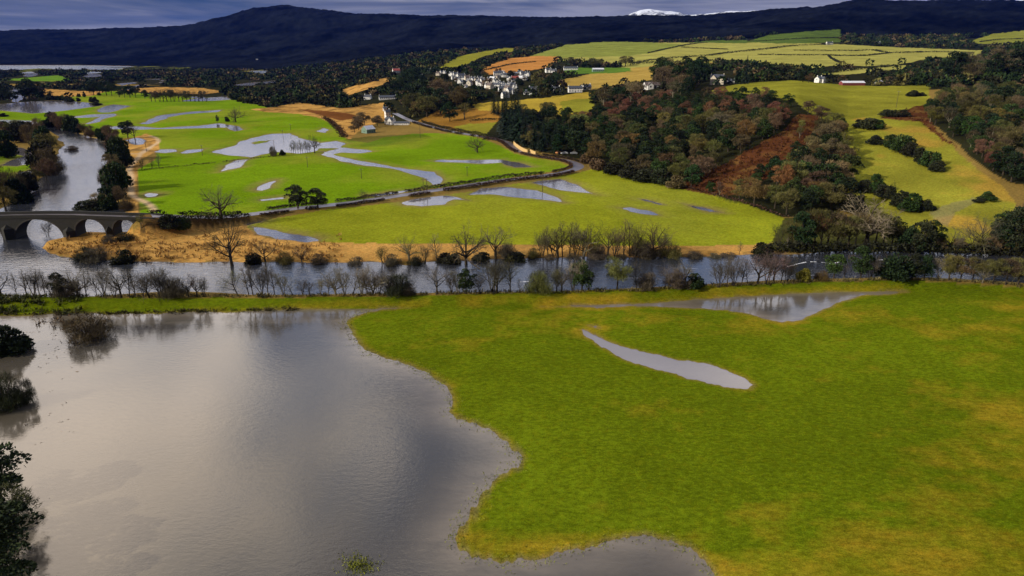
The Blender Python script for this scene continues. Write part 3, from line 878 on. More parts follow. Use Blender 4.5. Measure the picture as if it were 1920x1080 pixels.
def bare_form(seed, P, stems=1):
    R = np.random.default_rng(seed)
    T, C = MB(), MB()
    for s in range(stems):
        d = np.array((0, 0, 1.0))
        if stems > 1:
            a = 6.28 * s / stems + R.uniform(0, 1)
            d = np.array((0.33 * math.cos(a), 0.33 * math.sin(a), 1.0))
        d = d + np.array((P.get('lean', 0), 0, 0))
        d /= np.linalg.norm(d)
        grow(T, C, np.array((0.25 * s, 0.12 * s, -0.4)), d, P['trunk'] * R.uniform(0.85, 1.1), P['r'], 0, R, P)
    return T, C

def form_from(T, C, bark, leafm, H=10.0):
    """meshes scaled so that the plant is H tall; gives (trunk, crown, H, width)"""
    out = []
    allv = np.array(T.v + C.v)
    k = H / allv[:, 2].max()
    w = np.percentile(np.abs(allv[:, 0]), 96) * 2 * k
    tm = cm = None
    if T.v:
        T.v = (np.array(T.v) * k).tolist(); tm = T.mesh('trunk'); tm.materials.append(bark)
    if C.v:
        C.v = (np.array(C.v) * k).tolist(); cm = C.mesh('crown'); cm.materials.append(leafm)
    return (tm, cm, H, w)

SPREAD = dict(trunk=4.2, r=0.32, nch=(8, 5, 4, 4), start=(0.45, 0.3, 0.25, 0.2), ang=(52, 45, 42, 40), len=(1.15, 0.62, 0.58, 0.6), wob=(0.05, 0.14, 0.2, 0.25), up=(0.05, 0.06, 0.05, 0.04), rmin=0.015)
SLIM = dict(trunk=8.0, r=0.17, nch=(13, 5, 4, 3), start=(0.22, 0.25, 0.2, 0.2), ang=(42, 40, 38, 38), len=(0.34, 0.55, 0.55, 0.6), wob=(0.04, 0.10, 0.16, 0.2), up=(0.03, 0.12, 0.1, 0.06), rmin=0.015)
ALDER = dict(trunk=6.5, r=0.14, nch=(9, 5, 4, 3), start=(0.35, 0.3, 0.2, 0.2), ang=(36, 40, 40, 40), len=(0.5, 0.55, 0.55, 0.6), wob=(0.07, 0.13, 0.18, 0.22), up=(0.05, 0.12, 0.1, 0.06), rmin=0.015)
LEAN = dict(SPREAD, trunk=5.0, lean=0.5, r=0.24)
OAK = dict(trunk=3.2, r=0.42, nch=(9, 6, 5, 4), start=(0.5, 0.25, 0.25, 0.2), ang=(62, 48, 45, 42), len=(1.5, 0.55, 0.55, 0.55), wob=(0.05, 0.2, 0.28, 0.3), up=(0.03, 0.05, 0.03, 0.03), rmin=0.018)
FORMS = {}
def bare(key, seed, P, stems=1, bark=None, H=10.0):
    FORMS[key] = form_from(*bare_form(seed, P, stems), bark or M_BARK, M_TWIG, H)
for i in range(3):
    bare('spread%d' % i, 11 + i, SPREAD)
    bare('slim%d' % i, 21 + i, SLIM)
for i in range(2):
    bare('alder%d' % i, 31 + i, ALDER, 4)
    bare('oak%d' % i, 51 + i, OAK)
bare('lean0', 41, LEAN); bare('lean1', 43, LEAN, 2)
bare('pale0', 61, ALDER, 3, M_BARKPALE); bare('pale1', 62, SLIM, 1, M_BARKPALE); bare('pale2', 63, SPREAD, 2, M_BARKPALE)

def leaf_cloud(C, R, lumps, n, size, aspect, upb, twig=True):
    """small faces over the surfaces of several lumps: (x, y, z, rx, rz)"""
    L = np.array(lumps, float)
    wgt = L[:, 3] ** 2
    which = R.choice(len(L), n, p=wgt / wgt.sum())
    v = R.normal(0, 1, (n, 3)); v /= np.linalg.norm(v, axis=1)[:, None]
    v[:, 2] = np.where(v[:, 2] < -0.35, -v[:, 2], v[:, 2])
    rad = R.uniform(0.55, 1.03, n) ** 0.6
    c = L[which, :3] + v * np.stack([L[which, 3], L[which, 3], L[which, 4]], 1) * rad[:, None]
    a = v * 0.8 + R.normal(0, 0.45, (n, 3)); a[:, 2] += upb
    a /= np.linalg.norm(a, axis=1)[:, None]
    b = np.cross(a, R.normal(0, 1, (n, 3))); b /= np.linalg.norm(b, axis=1)[:, None]
    s = size * R.uniform(0.6, 1.4, n)[:, None]
    if twig:
        p0, p1, p2 = c - b * s * aspect * 0.5 - a * s * 0.4, c + b * s * aspect * 0.5 - a * s * 0.4, c + a * s * 0.6
        base = len(C.v)
        C.v += np.stack([p0, p1, p2], 1).reshape(-1, 3).tolist()
        C.f += [(base + 3 * i, base + 3 * i + 1, base + 3 * i + 2) for i in range(n)]
    else:
        w = b * s * aspect * 0.5
        base = len(C.v)
        q = np.stack([c - a * s * 0.5, c + w, c + a * s * 0.5, c - w], 1).reshape(-1, 3)
        C.v += q.tolist()
        C.f += [(base + 4 * i, base + 4 * i + 1, base + 4 * i + 2, base + 4 * i + 3) for i in range(n)]

def lumps_for(R, n, rx, z0, z1, r0, r1):
    out = []
    for k in range(n):
        a, rr = R.uniform(0, 6.28), math.sqrt(R.uniform(0, 1))
        zz = R.uniform(0, 1)
        wid = rx * (math.sin(math.pi * (0.18 + 0.72 * zz)) ** 0.7)
        r = R.uniform(r0, r1)
        out.append((rr * wid * math.cos(a), rr * wid * math.sin(a), z0 + (z1 - z0) * zz, r, r * R.uniform(0.75, 1.0)))
    return out

def wood_form(key, seed, n, size, aspect, lumps, rx, z0, r0, r1, twig=True, upb=0.5, bark=None, limbs=5):
    R = np.random.default_rng(seed)
    T, C = MB(), MB()
    T.tube([(0, 0, -0.5), (0.1, 0, 2.5), (0.0, 0.15, 6.5), (0.1, 0.1, 8.5)], [0.26, 0.2, 0.13, 0.05], 6)
    for k in range(limbs):
        a = 6.28 * k / limbs + R.uniform(-0.4, 0.4)
        z = R.uniform(1.8, 4.5)
        e = rx * R.uniform(0.55, 0.85)
        T.tube([(0, 0, z), (e * 0.5 * math.cos(a), e * 0.5 * math.sin(a), z + 1.6), (e * math.cos(a), e * math.sin(a), z + 3.4)], [0.12, 0.09, 0.04], 4)
    lm = []
    for k in range(lumps + 8):
        v = R.normal(0, 1, 3); v /= np.linalg.norm(v)
        q = R.uniform(0.35, 1.0) ** 0.5
        zc, rz = (z0 + 9.3) / 2, (9.3 - z0) / 2
        r = R.uniform(r0, r1)
        wx = (rx - 0.45 * r) * (1.0 + 0.18 * R.normal())
        lm.append((v[0] * wx * q, v[1] * wx * q, zc + v[2] * (rz - 0.4 * r) * q, r, r * R.uniform(0.75, 1.0)))
    leaf_cloud(C, R, lm, n, size, aspect, upb, twig)
    FORMS[key] = form_from(T, C, bark or M_BARK, M_LEAF)
for i in range(5):
    wood_form('winter%d' % i, 100 + i, 3800, 0.78, 0.12, 15, 3.9, 1.8, 1.0, 1.7)
for i in range(4):
    wood_form('ivy%d' % i, 120 + i, 3600, 0.44, 0.62, 16, 3.6, 1.0, 1.0, 1.7, False, 0.2)
for i in range(3):
    wood_form('thin%d' % i, 140 + i, 1500, 0.95, 0.07, 12, 2.9, 3.6, 1.0, 1.6, True, 0.9, M_BARKPALE, 7)

def shrub_form(key, seed, n, size, aspect, twig, rx=5.5, H=10.0, upb=0.4):
    R = np.random.default_rng(seed)
    T, C = MB(), MB()
    for k in range(7):
        a = 6.28 * k / 7 + R.uniform(-0.4, 0.4)
        e = rx * R.uniform(0.3, 0.7)
        T.tube([(0.2 * math.cos(a), 0.2 * math.sin(a), -0.5), (e * 0.4 * math.cos(a), e * 0.4 * math.sin(a), H * 0.35), (e * math.cos(a), e * math.sin(a), H * 0.75)], [0.22, 0.14, 0.05], 4)
    lm = []
    for k in range(16):
        a, rr = R.uniform(0, 6.28), math.sqrt(R.uniform(0, 1)) * rx * 0.72
        top = H * (0.97 - 1.05 * (rr / rx) ** 2) * R.uniform(0.8, 1.0)
        r = R.uniform(1.3, 2.3)
        for zz in ((top - r), (top - r) * 0.5, 0.0):
            sh = 0.72 if zz == 0.0 else 1.0
            lm.append((sh * rr * math.cos(a), sh * rr * math.sin(a), max(zz, r * 0.55), r, r * 0.9))
    leaf_cloud(C, R, lm, n, size, aspect, upb, twig)
    FORMS[key] = form_from(T, C, M_BARK, M_LEAF)
for i in range(3):
    shrub_form('gorse%d' % i, 160 + i, 4200, 0.85, 0.55, False)
    shrub_form('willow%d' % i, 170 + i, 5200, 1.4, 0.055, True, 5.6, 10.0, 0.9)

def conifer_form(key, seed, H=20.0):
    R = np.random.default_rng(seed)
    T, C = MB(), MB()
    T.tube([(0, 0, -0.5), (0, 0, H * 0.5), (0, 0, H * 0.985)], [0.34, 0.2, 0.03], 6)
    z = H * 0.08
    while z < H:
        f = (z / H)
        L = (1 - f) ** 0.85 * H * 0.20 + 0.25
        nb = 9
        for k in range(nb):
            a = 6.28 * k / nb + R.uniform(0, 0.7)
            l = L * R.uniform(0.7, 1.15)
            u = np.array((math.cos(a), math.sin(a), 0)); w = np.array((-math.sin(a), math.cos(a), 0))
            for s in range(4):
                d0 = l * (0.1 + 0.22 * s); d1 = min(d0 + l * 0.45, l)
                wd = 0.30 * l * (1 - 0.18 * s)
                dz0, dz1 = -0.22 * d0, -0.34 * d1
                j = R.normal(0, 0.12 * l)
                C.tri(tuple(u * d0 + w * (wd + j) * 0.5 + (0, 0, z + dz0 + R.normal(0, .1))), tuple(u * d0 - w * (wd - j) * 0.5 + (0, 0, z + dz0 - 0.1)), tuple(u * d1 + w * j + (0, 0, z + dz1)))
        z += H * 0.026 * (1.25 - 0.6 * f)
    FORMS[key] = form_from(T, C, M_BARK, M_LEAF, H)
for i in range(3):
    conifer_form('fir%d' % i, 190 + i)

# colours of crowns
K_BROWN, K_RUSSET, K_OLIVE = (0.110, 0.078, 0.040), (0.150, 0.070, 0.040), (0.100, 0.090, 0.026)
K_GREY, K_IVY, K_DARK = (0.130, 0.110, 0.082), (0.030, 0.050, 0.012), (0.016, 0.030, 0.010)
K_GOLD, K_PALE, K_BLACK, K_FIR = (0.15, 0.092, 0.030), (0.21, 0.175, 0.085), (0.026, 0.029, 0.013), (0.012, 0.024, 0.012)
K_STEM, K_STEMP, K_PURPLE, K_MOSS = (0.092, 0.076, 0.050), (0.200, 0.170, 0.110), (0.130, 0.090, 0.082), (0.105, 0.105, 0.030)

PLANTED = []       # (x, y, radius) kept clear of the far wood
CACHE = {}
def plant(name, form, x, y, z, height, label, cat, group, color, wide=1.0, rz=None, sink=0.0):
    tm, cm, H, w = FORMS[form]
    key = (name, form)
    if key not in CACHE:
        root = empty(name)
        if tm: link('trunk', tm, None, root)
        if cm: link('crown', cm, None, root)
        CACHE[key] = root
    else:
        root = copy_tree(CACHE[key])
    k = height / H
    root.location = (x, y, z - sink)
    root.scale = (k * wide, k * wide, k)
    root.rotation_euler = (0, 0, rng.uniform(0, 6.28) if rz is None else rz)
    for ch in root.children:
        if ch.name.startswith('crown'):
            ch.color = (*color, 1.0)
    tag(root, label, cat, group)
    PLANTED.append((x, y, w * k * wide * 0.5))
    return root

def px_h(x, y, z, hpx):
    """metres tall for a plant that spans hpx pixels upwards from its foot"""
    zc = y * CP - (z - CAMZ) * SP
    return hpx * zc / F0 / CP * 1.13

def plant_px(name, form, px, py, hpx, label, cat, group, color, wpx=None, wet=False, sink=0.0):
    if wet:
        x, y = flat(px, py, 0.0); x, y, z = float(x), float(y), -0.25
    else:
        x, y, z = at(px, py)
    h = px_h(x, y, z, hpx)
    tm, cm, H, w = FORMS[form]
    wide = 1.0
    if wpx:
        wide = (wpx * (y * CP - (z - CAMZ) * SP) / F0) / (w * h / H)
    return plant(name, form, x, y, z, h, label, cat, group, color, wide, None, sink)

C = lambda k, j=0.15: tuple(float(v) for v in np.clip(np.array(k) * (1 + rng.normal(0, j)) * (1 + rng.normal(0, j * 0.4, 3)), 0.003, 1))

# ------------------------------------------------------------------ near bank of the river, left to right
# (pixel x, pixel y, height, form, colour, look)
NEARBANK = [
    (3, 556, 52, 'spread0', K_STEM, 'spreading bare tree'), (32, 557, 42, 'slim0', K_STEM, 'thin bare tree'), (50, 557, 46, 'slim1', K_GREY, 'slender bare tree'), (62, 557, 48, 'alder0', K_STEM, 'clumped bare alder'), (75, 557, 46, 'slim2', K_GREY, 'slender bare tree'),
    (86, 556, 47, 'slim0', K_STEM, 'dark thin bare tree'), (98, 557, 44, 'alder1', K_STEM, 'clumped bare alder'), (115, 557, 42, 'ivy0', K_BLACK, 'dark ivy-clad tree'), (126, 557, 36, 'willow0', K_STEM, 'low twiggy thicket bush'),
    (148, 556, 58, 'pale2', K_STEMP, 'broad fan-shaped bare tree'), (163, 556, 46, 'slim1', K_GREY, 'thin pale tree'), (182, 556, 36, 'slim2', K_STEM, 'short thin tree'), (195, 556, 53, 'alder0', K_GREY, 'clumped bare alder'),
    (217, 557, 40, 'alder1', K_STEM, 'low clumped alder'), (227, 558, 50, 'spread1', K_STEM, 'bare tree with rounded twigs'), (243, 558, 55, 'slim0', K_BLACK, 'dark narrow tree'), (254, 558, 50, 'slim1', K_GREY, 'pale narrow tree'),
    (268, 558, 42, 'alder0', K_STEM, 'clumped bare alder'), (281, 558, 50, 'lean1', K_STEM, 'leaning twin-stemmed tree'), (297, 557, 56, 'alder1', K_GREY, 'tall many-stemmed alder'), (308, 558, 50, 'alder0', K_STEM, 'many-stemmed alder'),
    (327, 557, 38, 'willow1', K_STEM, 'low twiggy bush'), (338, 557, 30, 'slim2', K_STEM, 'short thin tree'), (355, 557, 42, 'spread2', K_STEM, 'round-headed bare tree'), (370, 557, 42, 'spread0', K_PURPLE, 'round-headed purple-twigged tree'), (381, 557, 36, 'alder1', K_STEM, 'small clumped alder'),
    (447, 554, 46, 'lean0', K_MOSS, 'bent mossy tree'), (467, 554, 55, 'slim0', K_GREY, 'tall slender tree'), (475, 554, 48, 'slim1', K_STEM, 'slender tree'), (492, 554, 48, 'alder0', K_STEM, 'clumped alder'), (503, 554, 56, 'slim2', K_GREY, 'tall thin tree'),
    (515, 554, 52, 'slim0', K_STEM, 'tall thin dark tree'), (533, 554, 42, 'pale0', K_PALE, 'pale yellow-twigged clump'), (550, 553, 34, 'lean0', K_STEMP, 'low leaning pale tree'), (567, 553, 30, 'lean1', K_STEM, 'small leaning tree'), (580, 553, 26, 'spread1', K_STEM, 'small bare tree'),
    (600, 553, 30, 'pale0', K_STEMP, 'small pale clump'), (617, 553, 34, 'slim1', K_STEM, 'thin bare tree'), (630, 553, 50, 'pale2', K_STEMP, 'pale spreading tree'), (648, 553, 50, 'pale0', K_PALE, 'pale many-stemmed tree'), (660, 553, 46, 'lean0', K_STEMP, 'pale leaning tree'),
    (677, 552, 52, 'pale0', K_STEMP, 'pale clumped tree'), (688, 552, 42, 'alder0', K_GREY, 'grey clumped alder'), (700, 552, 50, 'pale2', K_STEMP, 'pale fan-shaped tree'), (712, 552, 44, 'alder1', K_GREY, 'grey many-stemmed alder'), (727, 552, 42, 'alder0', K_STEM, 'dark clumped alder'),
    (748, 553, 40, 'willow2', K_BLACK, 'dark rounded bush leaning right'), (766, 553, 22, 'willow0', K_STEM, 'low dark bush'), (818, 552, 54, 'spread2', K_GREY, 'dense twiggy tree'), (847, 551, 44, 'alder1', K_STEM, 'many-stemmed alder'), (860, 551, 42, 'pale0', K_STEMP, 'pale many-stemmed tree'),
    (874, 551, 42, 'ivy1', K_IVY, 'small green ivy-clad tree'), (900, 549, 34, 'lean1', K_STEM, 'low leaning tree'), (920, 549, 64, 'alder0', K_STEM, 'tall dark clumped alder'), (931, 549, 60, 'spread0', K_STEM, 'tall dark bare tree'), (956, 549, 62, 'slim1', K_MOSS, 'tall slender ivy-stemmed tree'),
    (974, 549, 26, 'slim2', K_STEM, 'short thin tree'), (1010, 548, 40, 'willow1', K_MOSS, 'green twiggy bush'), (1042, 547, 44, 'alder1', K_MOSS, 'green-stemmed clumped tree'), (1053, 547, 40, 'spread1', K_STEM, 'rounded bare tree'), (1072, 546, 56, 'pale0', K_STEMP, 'pale tall clump'),
    (1091, 546, 50, 'ivy2', K_IVY, 'green ivy-clad narrow tree'), (1103, 545, 34, 'alder0', K_STEM, 'small clumped alder'), (1157, 543, 56, 'winter0', K_MOSS, 'big bushy green-brown tree'), (1193, 542, 50, 'slim0', K_GREY, 'slender grey tree'),
    (1213, 541, 30, 'willow2', K_STEM, 'small dark bush'), (1253, 540, 44, 'spread2', K_GREY, 'wide fan of bare branches'), (1268, 540, 34, 'willow0', K_STEM, 'twiggy bush'), (1284, 539, 52, 'spread0', K_GREY, 'bare twiggy tree'), (1300, 539, 24, 'gorse0', K_IVY, 'small round green bush'),
    (1350, 538, 50, 'alder0', K_GREY, 'grey many-stemmed alder'), (1363, 538, 54, 'slim2', K_GREY, 'tall grey slender tree'), (1375, 537, 54, 'alder1', K_GREY, 'tall grey clumped alder'), (1390, 535, 46, 'slim1', K_GREY, 'slender tree'), (1403, 533, 36, 'lean0', K_STEM, 'leaning bare tree'),
    (1420, 532, 50, 'spread1', K_PURPLE, 'purple-twigged rounded tree'), (1434, 532, 54, 'alder0', K_PURPLE, 'purple-twigged clumped tree'), (1450, 531, 58, 'spread2', K_PURPLE, 'tall purple-twigged tree'), (1464, 530, 52, 'slim0', K_PURPLE, 'slender purple-twigged tree'), (1476, 529, 46, 'alder1', K_STEM, 'dark clumped alder'),
    (1506, 528, 22, 'gorse1', (0.16, 0.15, 0.02), 'small golden-green bush'), (1540, 526, 18, 'willow1', K_GOLD, 'low orange-twigged bush'), (1563, 522, 42, 'ivy3', K_IVY, 'broad dark green tree'), (1582, 522, 40, 'pale1', K_STEMP, 'pale thin bare tree'), (1613, 522, 54, 'ivy0', K_IVY, 'upright green feathery tree'),
    (1634, 522, 42, 'alder0', K_STEM, 'dark clumped alder'), (1676, 522, 40, 'gorse2', K_DARK, 'dark round evergreen bush'), (1710, 523, 42, 'ivy1', K_BLACK, 'black column of ivy'), (1732, 524, 40, 'ivy2', K_DARK, 'dark ivy-clad tree'), (1760, 525, 40, 'pale0', K_STEMP, 'pale bare clump'),
    (1778, 526, 44, 'winter1', K_OLIVE, 'tangled olive tree'), (1800, 527, 40, 'winter2', K_BROWN, 'tangled brown tree'), (1822, 528, 42, 'winter3', K_OLIVE, 'dense olive tree'), (1842, 530, 40, 'pale2', K_STEMP, 'pale tangled tree'), (1862, 532, 44, 'winter4', K_OLIVE, 'dense olive-brown tree'), (1885, 534, 46, 'winter0', K_BROWN, 'bushy brown tree'), (1908, 536, 48, 'winter1', K_OLIVE, 'bushy olive tree'),
]
for i, (px, py, h, fm, col, look) in enumerate(NEARBANK):
    n = len(NEARBANK)
    where = 'on the near river bank, %s from the left end' % ordinal(i + 1) if i < n / 2 else 'on the near river bank, %s from the right end' % ordinal(n - i)
    shrubby = fm.startswith(('gorse', 'willow'))
    plant_px('riverside_bush' if shrubby else 'riverside_tree', fm, px, py, h, look + ' ' + where, 'bush' if shrubby else 'riverside tree', 'trees and bushes along the near river bank', C(col, 0.1), wpx=h * 1.25 if shrubby else None)

# ------------------------------------------------------------------ far bank of the river
FARBANK = [
    (90, 447, 32, 'pale0', K_STEMP, 'pale twiggy tree in front of the largest bridge arch'), (160, 489, 27, 'willow0', K_BLACK, 'dark bush trailing in the water at the spit'), (183, 492, 30, 'willow2', K_STEM, 'twiggy bush at the tip of the spit'), (232, 494, 25, 'gorse0', K_BLACK, 'dark round bush on the tan spit by the water'),
    (205, 455, 17, 'willow1', K_STEM, 'dark scrub on the tan grass below the small arches'), (234, 450, 15, 'willow2', K_BLACK, 'dark scrub beside the right-hand small arch'), (265, 428, 26, 'thin0', K_OLIVE, 'olive tree beside the end of the bridge'), (318, 428, 24, 'gorse0', K_BLACK, 'black shrub under the causeway'), (345, 428, 20, 'gorse1', K_IVY, 'green shrub under the causeway'),
    (437, 503, 92, 'spread2', (0.085, 0.070, 0.034), 'tall dark tree standing out over the water from the tan bank'), (474, 494, 18, 'gorse2', K_BLACK, 'black round bush right of the tall bank tree'), (498, 492, 40, 'spread1', K_STEM, 'small upright bare tree right of the tall bank tree'),
    (535, 494, 22, 'willow1', K_OLIVE, 'olive bush on the far bank'), (567, 494, 36, 'spread2', K_STEM, 'rounded bare tree on the tan bank'), (598, 495, 20, 'willow2', K_STEM, 'low dark bush overhanging the river'), (668, 500, 20, 'willow0', K_STEM, 'low scrub overhanging the river'),
    (720, 495, 34, 'alder0', K_OLIVE, 'sprawling olive clump on the far bank'), (735, 497, 22, 'willow1', K_STEM, 'dark sprawling bush at the waterline'), (768, 487, 50, 'pale2', K_MOSS, 'pale rounded tree left of the great oak'), (780, 498, 20, 'willow0', K_BLACK, 'black bush at the waterline left of the great oak'), (797, 491, 34, 'alder1', K_STEM, 'twiggy clump left of the great oak'),
    (820, 494, 50, 'slim1', K_STEMP, 'pale slender tree left of the great oak'), (843, 491, 16, 'gorse2', K_BLACK, 'low dark scrub behind the great oak'), (874, 501, 76, 'oak1', K_STEM, 'great forked bare oak standing at the water'), (905, 489, 15, 'gorse1', K_BLACK, 'low dark scrub right of the great oak'), (930, 484, 54, 'spread1', K_STEM, 'dense round-headed bare tree on the meadow edge'),
    (950, 482, 28, 'willow0', K_STEM, 'twiggy bush beside the round-headed tree'), (968, 488, 16, 'gorse0', K_BLACK, 'low black scrub at the waterline by the round-headed tree'), (1000, 482, 18, 'willow1', K_OLIVE, 'low brown scrub left of the tall row'),
]
ROWB = [(1020, 47, 'alder0'), (1028, 52, 'slim0'), (1036, 54, 'alder1'), (1046, 62, 'spread0'), (1055, 60, 'slim1'), (1068, 60, 'slim2'), (1076, 56, 'alder0'), (1093, 70, 'pale2'), (1102, 52, 'slim0'), (1113, 40, 'alder1'), (1122, 26, 'willow2'), (1140, 54, 'spread2'), (1150, 50, 'alder0'), (1170, 64, 'slim1'), (1180, 62, 'slim2'), (1190, 62, 'alder1'), (1206, 34, 'willow0'), (1226, 58, 'spread1'), (1240, 44, 'alder0'), (1253, 30, 'willow1')]
for i, (px, h, fm) in enumerate(ROWB):
    FARBANK.append((px, 483 - (i % 3) + rng.uniform(-1, 1), h, fm, [K_STEM, K_BROWN, K_GREY, K_OLIVE][i % 4], '%s in the tall row on the far bank, %s from the left' % ('low twiggy bush' if fm.startswith('willow') else ['slender bare tree', 'brown bare tree', 'grey bare tree', 'olive-stemmed tree'][i % 4], ordinal(i + 1))))
for i, (px, w) in enumerate([(1030, 44), (1075, 50), (1120, 40), (1165, 50), (1215, 50), (1300, 40), (1340, 44), (1365, 36)]):
    FARBANK.append((px, 486 - i * 0.4, 10 + 2 * (i % 3), 'willow%d' % (i % 3), K_STEM, 'low black waterside scrub, %s patch rightwards from the tall row' % ordinal(i + 1)))
FARBANK += [(1386, 477, 24, 'slim0', K_STEM, 'single thin pole-like tree on the tan strip'), (1432, 478, 22, 'gorse2', K_BLACK, 'black ball-shaped bush at the end of the tan strip')]
for (px, py, h, fm, col, label) in FARBANK:
    shrubby = fm.startswith(('gorse', 'willow'))
    plant_px('bank_bush' if shrubby else 'bank_tree', fm, px, py, h, label, 'bush' if shrubby else 'bank tree', 'trees and bushes on the far river bank', C(col, 0.1), wpx=h * (2.3 if h < 17 else 1.45) if shrubby else (66 if fm == 'oak1' else None), sink=0.3)

# thicket at the foot of the right-hand slope
THICKET = [(1462, 464, 42, 'alder0', K_MOSS), (1476, 464, 48, 'thin0', K_OLIVE), (1488, 465, 52, 'alder1', K_MOSS), (1500, 467, 62, 'ivy0', K_DARK), (1511, 465, 66, 'thin1', K_OLIVE), (1526, 465, 60, 'thin2', K_RUSSET), (1538, 464, 58, 'thin0', K_OLIVE), (1550, 465, 64, 'winter2', K_OLIVE), (1568, 464, 60, 'winter3', K_BROWN), (1590, 465, 56, 'winter4', K_OLIVE),
           (1603, 462, 60, 'thin1', K_BROWN), (1622, 464, 90, 'oak0', K_STEMP), (1640, 461, 60, 'winter0', K_OLIVE), (1655, 459, 50, 'winter1', K_MOSS), (1672, 458, 44, 'ivy3', K_IVY), (1690, 462, 36, 'winter2', K_MOSS), (1708, 470, 40, 'gorse0', K_DARK), (1727, 476, 54, 'ivy2', K_BLACK), (1745, 470, 50, 'ivy1', K_IVY),
           (1758, 476, 30, 'winter3', K_BROWN), (1778, 473, 42, 'spread0', K_STEM), (1796, 474, 26, 'winter4', K_BROWN), (1813, 468, 42, 'lean0', K_STEM), (1828, 476, 28, 'winter0', K_OLIVE), (1844, 472, 64, 'lean1', K_STEM), (1858, 478, 34, 'winter1', K_BROWN), (1874, 478, 52, 'ivy0', K_DARK), (1893, 477, 74, 'ivy1', K_BLACK), (1906, 450, 64, 'spread1', K_STEM), (1915, 474, 78, 'ivy3', K_DARK), (1880, 455, 50, 'ivy2', K_IVY), (1925, 440, 60, 'winter2', K_BROWN)]
for i, (px, py, h, fm, col) in enumerate(THICKET):
    look = {'alder': 'mossy many-stemmed tree', 'thin': 'thin-crowned leggy tree', 'ivy': 'dark ivy-clad tree', 'winter': 'tangled bare tree', 'oak': 'big pale-limbed twisted tree', 'gorse': 'dark evergreen bush', 'spread': 'bare spreading tree', 'lean': 'windswept leaning tree'}[fm.rstrip('01234')]
    where = 'across the river below the right slope, %s from the left' % ordinal(i + 1) if i < 17 else 'across the river below the right slope, %s from the right' % ordinal(len(THICKET) - i)
    plant_px('thicket_bush' if fm.startswith('gorse') else 'thicket_tree', fm, px, py, h, look + ' ' + where, 'bush' if fm.startswith('gorse') else 'thicket tree', 'thicket across the river at the foot of the slope', C(col, 0.1))

# ------------------------------------------------------------------ lone trees of the plain
LONE = [
    (415, 410, 59, 'oak0', K_STEM, 'broad bare oak beside the road near the bridge', 76), (559, 391, 38, 'ivy2', K_BLACK, 'larger of the two black ivy-covered trees beside the road', 46), (596, 389, 32, 'ivy0', K_BLACK, 'smaller of the two black ivy-covered trees beside the road', 34),
    (682, 382, 26, 'spread1', K_STEM, 'small dark bare tree on the straight of the road', 18), (895, 286, 28, 'oak1', K_STEM, 'crooked bare oak alone in the bright field inside the bend', 32), (590, 287, 32, 'oak0', K_STEM, 'dark bare oak at the right end of the field hedge', 30), (512, 293, 18, 'willow0', K_STEM, 'dark shrub in the middle of the large flood', 14),
    (530, 291, 9, 'gorse0', K_IVY, 'small round bush between the flood shrub and the hedge row', 9), (442, 229, 26, 'oak1', K_STEM, 'broad solitary tree on the green field beyond the long flood', 30), (408, 230, 12, 'ivy1', K_BLACK, 'small dark tree left of the broad solitary tree', 7), (425, 228, 8, 'gorse1', K_BLACK, 'tiny bush beside the broad solitary tree', 9),
    (240, 259, 28, 'ivy3', K_DARK, 'dark tree at the bend of the track', 24), (254, 263, 30, 'spread2', K_STEM, 'bare tree standing in the pool by the track', 26), (267, 317, 18, 'alder0', K_BROWN, 'brown clump at the left end of the field ditch', 14), (285, 316, 18, 'slim0', K_STEM, 'slim tree in the middle of three along the field ditch', 12), (298, 315, 24, 'slim1', K_GREY, 'tallest of three slim trees along the field ditch', 12),
    (1528, 472, 0, '', None, '', 0),
]
for (px, py, h, fm, col, label, w) in LONE:
    if h:
        shrubby = fm.startswith(('gorse', 'willow')) and 'trees' not in label
        plant_px('field_bush' if shrubby else 'field_tree', fm, px, py, h, label, 'bush' if shrubby else 'field tree', None, C(col, 0.08), wpx=w)
for i in range(9):
    plant_px('hedgerow_tree', 'slim%d' % (i % 3), 546 + i * 4.4, 288.6 - i * 0.25, 20 + rng.uniform(-2, 2), 'thin bare tree in the short field row right of the large flood, %s from left' % ordinal(i + 1), 'hedgerow tree', 'short row of trees in the flooded field', C(K_MOSS))
for i in range(15):
    x = 284 + i * 7.4
    plant_px('row_tree', ['spread0', 'winter1', 'alder1', 'spread2'][i % 4], x, 190.5 + 0.3 * math.sin(i), 20 + rng.uniform(-3, 2), 'dark bare tree in the long row behind the green fields, %s from left' % ordinal(i + 1), 'row tree', 'long row of trees behind the green fields', C(K_STEM))
CLUMPS = [(176, 178, 22), (188, 178, 21), (200, 179, 24), (210, 180, 22), (224, 182, 17), (234, 183, 18), (244, 183, 20), (255, 183, 18), (46, 186, 26), (56, 188, 34), (66, 187, 30), (4, 188, 26), (18, 191, 22), (30, 190, 16), (272, 185, 14), (95, 184, 12), (82, 184, 12)]
for i, (px, py, h) in enumerate(sorted(CLUMPS)):
    plant_px('copse_tree', ['ivy0', 'winter2', 'ivy3', 'winter4'][i % 4], px, py, h, 'dark round tree behind the far-left floods, %s from the left edge' % ordinal(i + 1), 'copse tree', 'copse behind the floods at far left', C(K_DARK, 0.2), wpx=h * 0.85)
for i, (px, py, h, w) in enumerate([(130, 191.5, 9, 14), (147, 190, 6, 8), (176, 192, 9, 12), (183, 198, 7, 14), (185, 179, 5, 7), (148, 182, 6, 5), (158, 182, 9, 5), (5, 219, 6, 16)]):
    plant_px('flood_bush', 'gorse%d' % (i % 3), px, py, h, 'small black bush at the rim of the top-left flood, %s from the left' % ordinal([0, 1, 4, 5, 6, 3, 2, 7][i] + 1 if False else sorted([130, 147, 176, 183, 185, 148, 158, 5]).index(px) + 1), 'bush', 'bushes at the top-left flood', C(K_BLACK), wpx=w)

